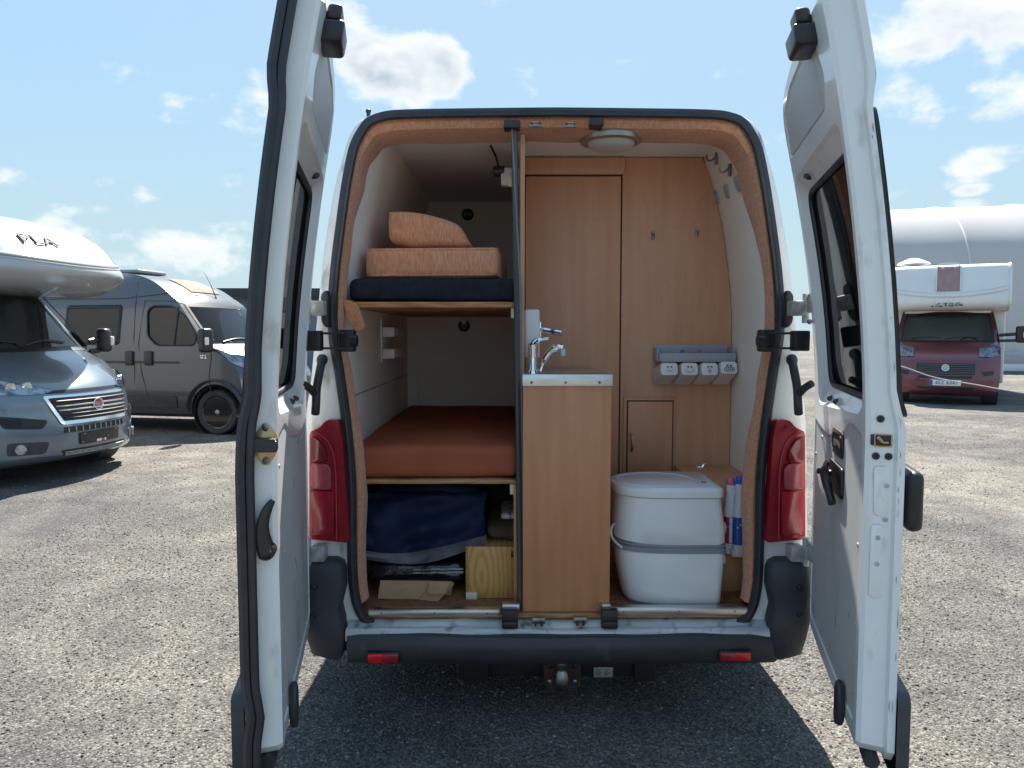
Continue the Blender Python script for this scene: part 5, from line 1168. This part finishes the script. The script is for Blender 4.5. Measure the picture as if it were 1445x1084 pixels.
obj('nose_rail', tube(smooth_path([a_, a_ + Vector((.0, .03, .07)), b_ + Vector((0, -.03, .07)), b_], 4), .014, 6), cream_white, alC)
p, e1, e2 = on_rings(rgC, -.02, .335); n_ = e1.cross(e2)
MS = frame_M(p + n_ * .03, (0, 1, 0), (0, 0, 1)); bm = bmesh.new()
for pts_, r_ in (([(-.29, -.03), (-.27, -.03), (-.25, -.03)], .016), ([(-.22, -.035), (-.17, -.03), (-.19, .0), (-.16, .03), (-.12, .035)], .007), ([(-.15, -.028), (-.12, -.028), (-.08, -.028)], .014),
                 ([(-.06, .04), (-.01, .03), (.02, .04)], .008), ([(-.02, .03), (-.01, -.02), (.0, -.03)], .014), ([(.05, -.03), (.06, .03), (.11, .045), (.13, .02), (.09, -.02), (.05, -.03)], .007), ([(.10, -.026), (.13, -.022)], .012),
                 ([(.16, -.025), (.19, .03), (.24, .05), (.26, .02), (.22, -.012), (.16, -.025)], .007), ([(.25, -.012), (.28, -.008), (.31, -.004)], .014)):
    tube([MS @ Vector((x_, y_, 0)) for x_, y_ in pts_], r_, 6, bm=bm)
obj('nose_script', bm, ink, alC)
obj('living_cell', box(-6.6, -1.85, -1.16, 1.16, .40, 3.08, .04, 3), cream_white, C)
obj('cab_roof', box(-2.4, -1.5, -.86, .86, 2.0, 2.10, .02), cream_white, C)
obj('roof_vent', loft([[Vector((-1.9 + r * math.cos(R(t)), -.72 + r * math.sin(R(t)), z)) for t in range(0, 360, 20)] for r, z in ((.12, 3.09), (.12, 3.14), (.36, 3.18), (.33, 3.22), (.10, 3.32), (.02, 3.33))]), white_plastic, C)

# --- white storage tent behind the maroon motorhome
tent_m = mat('tent_fabric', (.50, .51, .525), .85, c2=(.47, .48, .495), nscale=.5, spec=.2)
_n = tent_m.node_tree; _t = _n.nodes.new('ShaderNodeBsdfTranslucent'); _t.inputs[0].default_value = (.62, .64, .66, 1); _m = _n.nodes.new('ShaderNodeMixShader'); _m.inputs[0].default_value = .35
_o = [k for k in _n.nodes if k.type == 'OUTPUT_MATERIAL'][0]; _n.links.new(_n.nodes['Principled BSDF'].outputs[0], _m.inputs[1]); _n.links.new(_t.outputs[0], _m.inputs[2]); _n.links.new(_m.outputs[0], _o.inputs[0])
tent = thing('storage_tent', 'long pale grey fabric storage tent with curved roof behind the maroon motorhome', 'tent', (25.5, 28.8, 0), R(-13))
def arc(x, off=0): return [Vector((x, 0 - off, 0)), Vector((x, 0 - off, 1.6)), Vector((x, .06 - off, 3.2))] + [Vector((x, 7 - (7 - .12 + off) * math.cos(R(t)), 3.6 + (4.0 + off) * math.sin(R(t)) ** .9 if t else 3.6)) for t in range(0, 91, 9)]
TX = [-10.2 + 3.3 * i for i in range(9)]
for i, (xa, xb_) in enumerate(zip(TX, TX[1:])):
    rings = []
    for k in range(9):
        t = k / 8; sag = .03 * math.sin(math.pi * t)
        rings.append([p + Vector((0, sag * (1 if j > 2 else .4), -sag * .9 if j > 3 else 0)) for j, p in enumerate(arc(xa + (xb_ - xa) * t))])
    obj('tent_panel', loft(rings, closed=False), tent_m, tent, 60)
for x in TX: obj('tent_rib', tube(arc(x, .01), .035, 6), mat('tent_rib', (.60, .62, .64), .6), tent)
obj('base_strip', box(-10.3, 16.3, -.12, -.04, 0, .28, .02), white_plastic, tent)
obj('wall_fold', box(-10.3, 16.3, -.07, -.03, .35, .95, .02), mat('tent_fold', (.52, .52, .52), .6, c2=(.42, .42, .42), nscale=2, stretch=(1, 1, 6), bump=.05, bscale=3), tent)
for x in TX: obj('foot_plate', box(x - .08, x + .08, -.2, -.121, .28, .9, .02), grey_plastic, tent)
t = bmesh.new(); V = [t.verts.new(p) for p in arc(TX[0])] + [t.verts.new((TX[0], 14 - p.y, p.z)) for p in reversed(arc(TX[0])[:-1])]; t.faces.new(V); obj('end_wall', t, tent_m, tent, 0)
bm = loft([[Vector((p.x, 14 - p.y, p.z)) for p in arc(x)] for x in (TX[0], TX[-1])], closed=False); obj('far_side', bm, tent_m, tent, 60)
# --- dark flat-roofed building far left
bd = thing('flat_roof_building', 'low building with dark flat roof edge behind the grey van', 'building', (-10.5, 26, 0), R(0))
obj('wall', box(-7, 7, 0, 8, 0, 2.75, .01), mat('far_wall', (.16, .20, .27), .7, c2=(.14, .18, .24), nscale=1), bd)
obj('roof_fascia', box(-7.3, 7.3, -.4, 8.4, 2.75, 3.10, .02), mat('fascia', (.025, .027, .03), .5), bd)
for x in (-5, -1.5, 2, 5.2):
    f = obj('window', box(x - .6, x + .6, -.03, .02, 1.0, 2.1, .01), white_plastic, bd); obj('pane', box(x - .54, x + .54, -.045, -.031, 1.06, 2.04, .004), mat('far_pane', (.03, .04, .05), .1, coat=1), f)
# --- thin rope sagging across in front of the maroon motorhome, tied to a post behind the right door
rp = thing('rope_barrier', 'thin grey rope sagging low in front of the maroon motorhome', 'rope', (at(1180, 488, 10.5).x, 10.5, 0))
pts = [at(1180, 488, 10.5), at(1275, 518, 10.5), at(1320, 533, 10.5), at(1380, 543.5, 10.5), at(1445, 555, 10.5), at(1500, 562, 10.5)]
pts += [Vector((pts[-1].x + 1.0, 10.5, .30)), Vector((pts[-1].x + 2.0, 10.5, .012))]
obj('rope', tube(smooth_path(pts, 6), .008, 6), mat('cable', (.42, .42, .42), .6), rp)
obj('post', tube([Vector((pts[0].x, 10.5, 0)), Vector((pts[0].x, 10.5, pts[0].z + .08))], .03, 10), steel, rp)
# ------------------------------------------------------------------ ground
def ground_mat():
    m = mat('gravel_ground', (.15, .14, .128), .95); nt = m.node_tree; N = nt.nodes; L = nt.links; b = N['Principled BSDF']; b.inputs['Specular IOR Level'].default_value = .25
    tc = N.new('ShaderNodeTexCoord')
    def noise(s, det, dist=0):
        n = N.new('ShaderNodeTexNoise'); n.inputs['Scale'].default_value = s; n.inputs['Detail'].default_value = det; n.inputs['Distortion'].default_value = dist; L.new(tc.outputs['Object'], n.inputs['Vector']); return n.outputs[0]
    def ramp(src, c):
        r = N.new('ShaderNodeValToRGB'); L.new(src, r.inputs[0]); el = r.color_ramp.elements
        el[0].position, el[0].color = c[0][0], (*c[0][1], 1); el[1].position, el[1].color = c[-1][0], (*c[-1][1], 1)
        for p, k in c[1:-1]: e = el.new(p); e.color = (*k, 1)
        return r.outputs[0]
    vo = N.new('ShaderNodeTexVoronoi'); vo.inputs['Scale'].default_value = 120; L.new(tc.outputs['Object'], vo.inputs['Vector'])
    sep = N.new('ShaderNodeSeparateColor'); L.new(vo.outputs['Color'], sep.inputs[0])
    chips = ramp(sep.outputs[0], [(0, (.055, .054, .052)), (.45, (.112, .108, .102)), (.8, (.170, .163, .151)), (1, (.26, .247, .23))])
    patch = ramp(noise(.33, 6, .6), [(.36, (.70, .72, .74)), (.64, (1.22, 1.19, 1.13))])
    mx = N.new('ShaderNodeMixRGB'); mx.blend_type = 'MULTIPLY'; mx.inputs[0].default_value = 1; L.new(chips, mx.inputs[1]); L.new(patch, mx.inputs[2])
    st = ramp(noise(2.6, 7, .3), [(.36, (.74, .74, .75)), (.64, (1.16, 1.14, 1.11))])
    m2 = N.new('ShaderNodeMixRGB'); m2.blend_type = 'MULTIPLY'; m2.inputs[0].default_value = 1; L.new(mx.outputs[0], m2.inputs[1]); L.new(st, m2.inputs[2])
    L.new(m2.outputs[0], b.inputs['Base Color'])
    v2 = N.new('ShaderNodeTexVoronoi'); v2.inputs['Scale'].default_value = 120; L.new(tc.outputs['Object'], v2.inputs['Vector'])
    v3 = N.new('ShaderNodeTexVoronoi'); v3.inputs['Scale'].default_value = 45; L.new(tc.outputs['Object'], v3.inputs['Vector'])
    a = N.new('ShaderNodeMath'); a.operation = 'MULTIPLY_ADD'; L.new(v3.outputs['Distance'], a.inputs[0]); a.inputs[1].default_value = .8; L.new(v2.outputs['Distance'], a.inputs[2])
    bp = N.new('ShaderNodeBump'); bp.invert = True; bp.inputs['Distance'].default_value = .005; bp.inputs['Strength'].default_value = 1; L.new(a.outputs[0], bp.inputs['Height']); L.new(bp.outputs[0], b.inputs['Normal'])
    return m
ground_m = ground_mat()
bm = bmesh.new(); bmesh.ops.create_grid(bm, x_segments=40, y_segments=40, size=1)
for v in bm.verts:
    v.co = Vector((math.copysign(abs(v.co.x) ** 3, v.co.x) * 600, math.copysign(abs(v.co.y) ** 3, v.co.y) * 600 + 8, 0))
g = obj('ground', bm, ground_m, None, 0); g['kind'] = 'structure'
def stones(n, xr, yr, smin, smax, name):
    X = rng.uniform(*xr, n); Yy = rng.uniform(*yr, n); s = smin + (smax - smin) * rng.random(n) ** 3
    base = np.array([(1, 0, 0), (-.5, .87, 0), (-.5, -.87, 0), (.45, .5, .75), (-.6, .05, .8), (.3, -.55, .7)]); F = np.array([(3, 4, 5), (0, 1, 3), (1, 4, 3), (1, 2, 4), (2, 5, 4), (2, 0, 5), (0, 3, 5)])
    V = base[None] * (1 + .35 * rng.standard_normal((n, 6, 1)) * .6) ; V[:, :, 2] *= rng.uniform(.5, 1.1, (n, 1))
    a = rng.uniform(0, 6.283, n); c, si = np.cos(a)[:, None], np.sin(a)[:, None]; el = rng.uniform(.7, 1.3, (n, 1))
    x, y = V[:, :, 0] * el, V[:, :, 1] / el
    V = np.stack([x * c - y * si, x * si + y * c, V[:, :, 2]], 2) * s[:, None, None]
    V[:, :, 0] += X[:, None]; V[:, :, 1] += Yy[:, None]; V[:, :, 2] += -.0015
    faces = (F[None] + (np.arange(n) * 6)[:, None, None]).reshape(-1)
    me = bpy.data.meshes.new(name); me.vertices.add(n * 6); me.vertices.foreach_set('co', V.reshape(-1))
    nf = n * 7; me.loops.add(nf * 3); me.loops.foreach_set('vertex_index', faces.astype(np.int32)); me.polygons.add(nf); me.polygons.foreach_set('loop_start', np.arange(0, nf * 3, 3, dtype=np.int32))
    me.update(); me.validate(); o = bpy.data.objects.new(name, me); COL.objects.link(o); o['kind'] = 'stuff'; return o
sm = mat('stone_chips', (.15, .142, .13), .9, spec=.3); nt = sm.node_tree; gi = nt.nodes.new('ShaderNodeNewGeometry'); cr = nt.nodes.new('ShaderNodeValToRGB')
e = cr.color_ramp.elements; e[0].color = (.045, .045, .045, 1); e[1].color = (.30, .29, .27, 1); x = e.new(.5); x.color = (.105, .101, .094, 1); x = e.new(.9); x.color = (.18, .17, .155, 1)
nt.links.new(gi.outputs['Random Per Island'], cr.inputs[0]); nt.links.new(cr.outputs[0], nt.nodes['Principled BSDF'].inputs['Base Color'])
for o, in ((stones(130000, (-3.6, 3.8), (2.2, 6.5), .003, .0095, 'gravel'),), (stones(60000, (-9, 9), (6.5, 14), .004, .012, 'gravel'),)):
    o.data.materials.append(sm); tag(o, 'loose grey gravel chips on the ground by the van' if o.name == 'gravel' else 'loose grey gravel farther out between the parked vehicles', 'gravel')
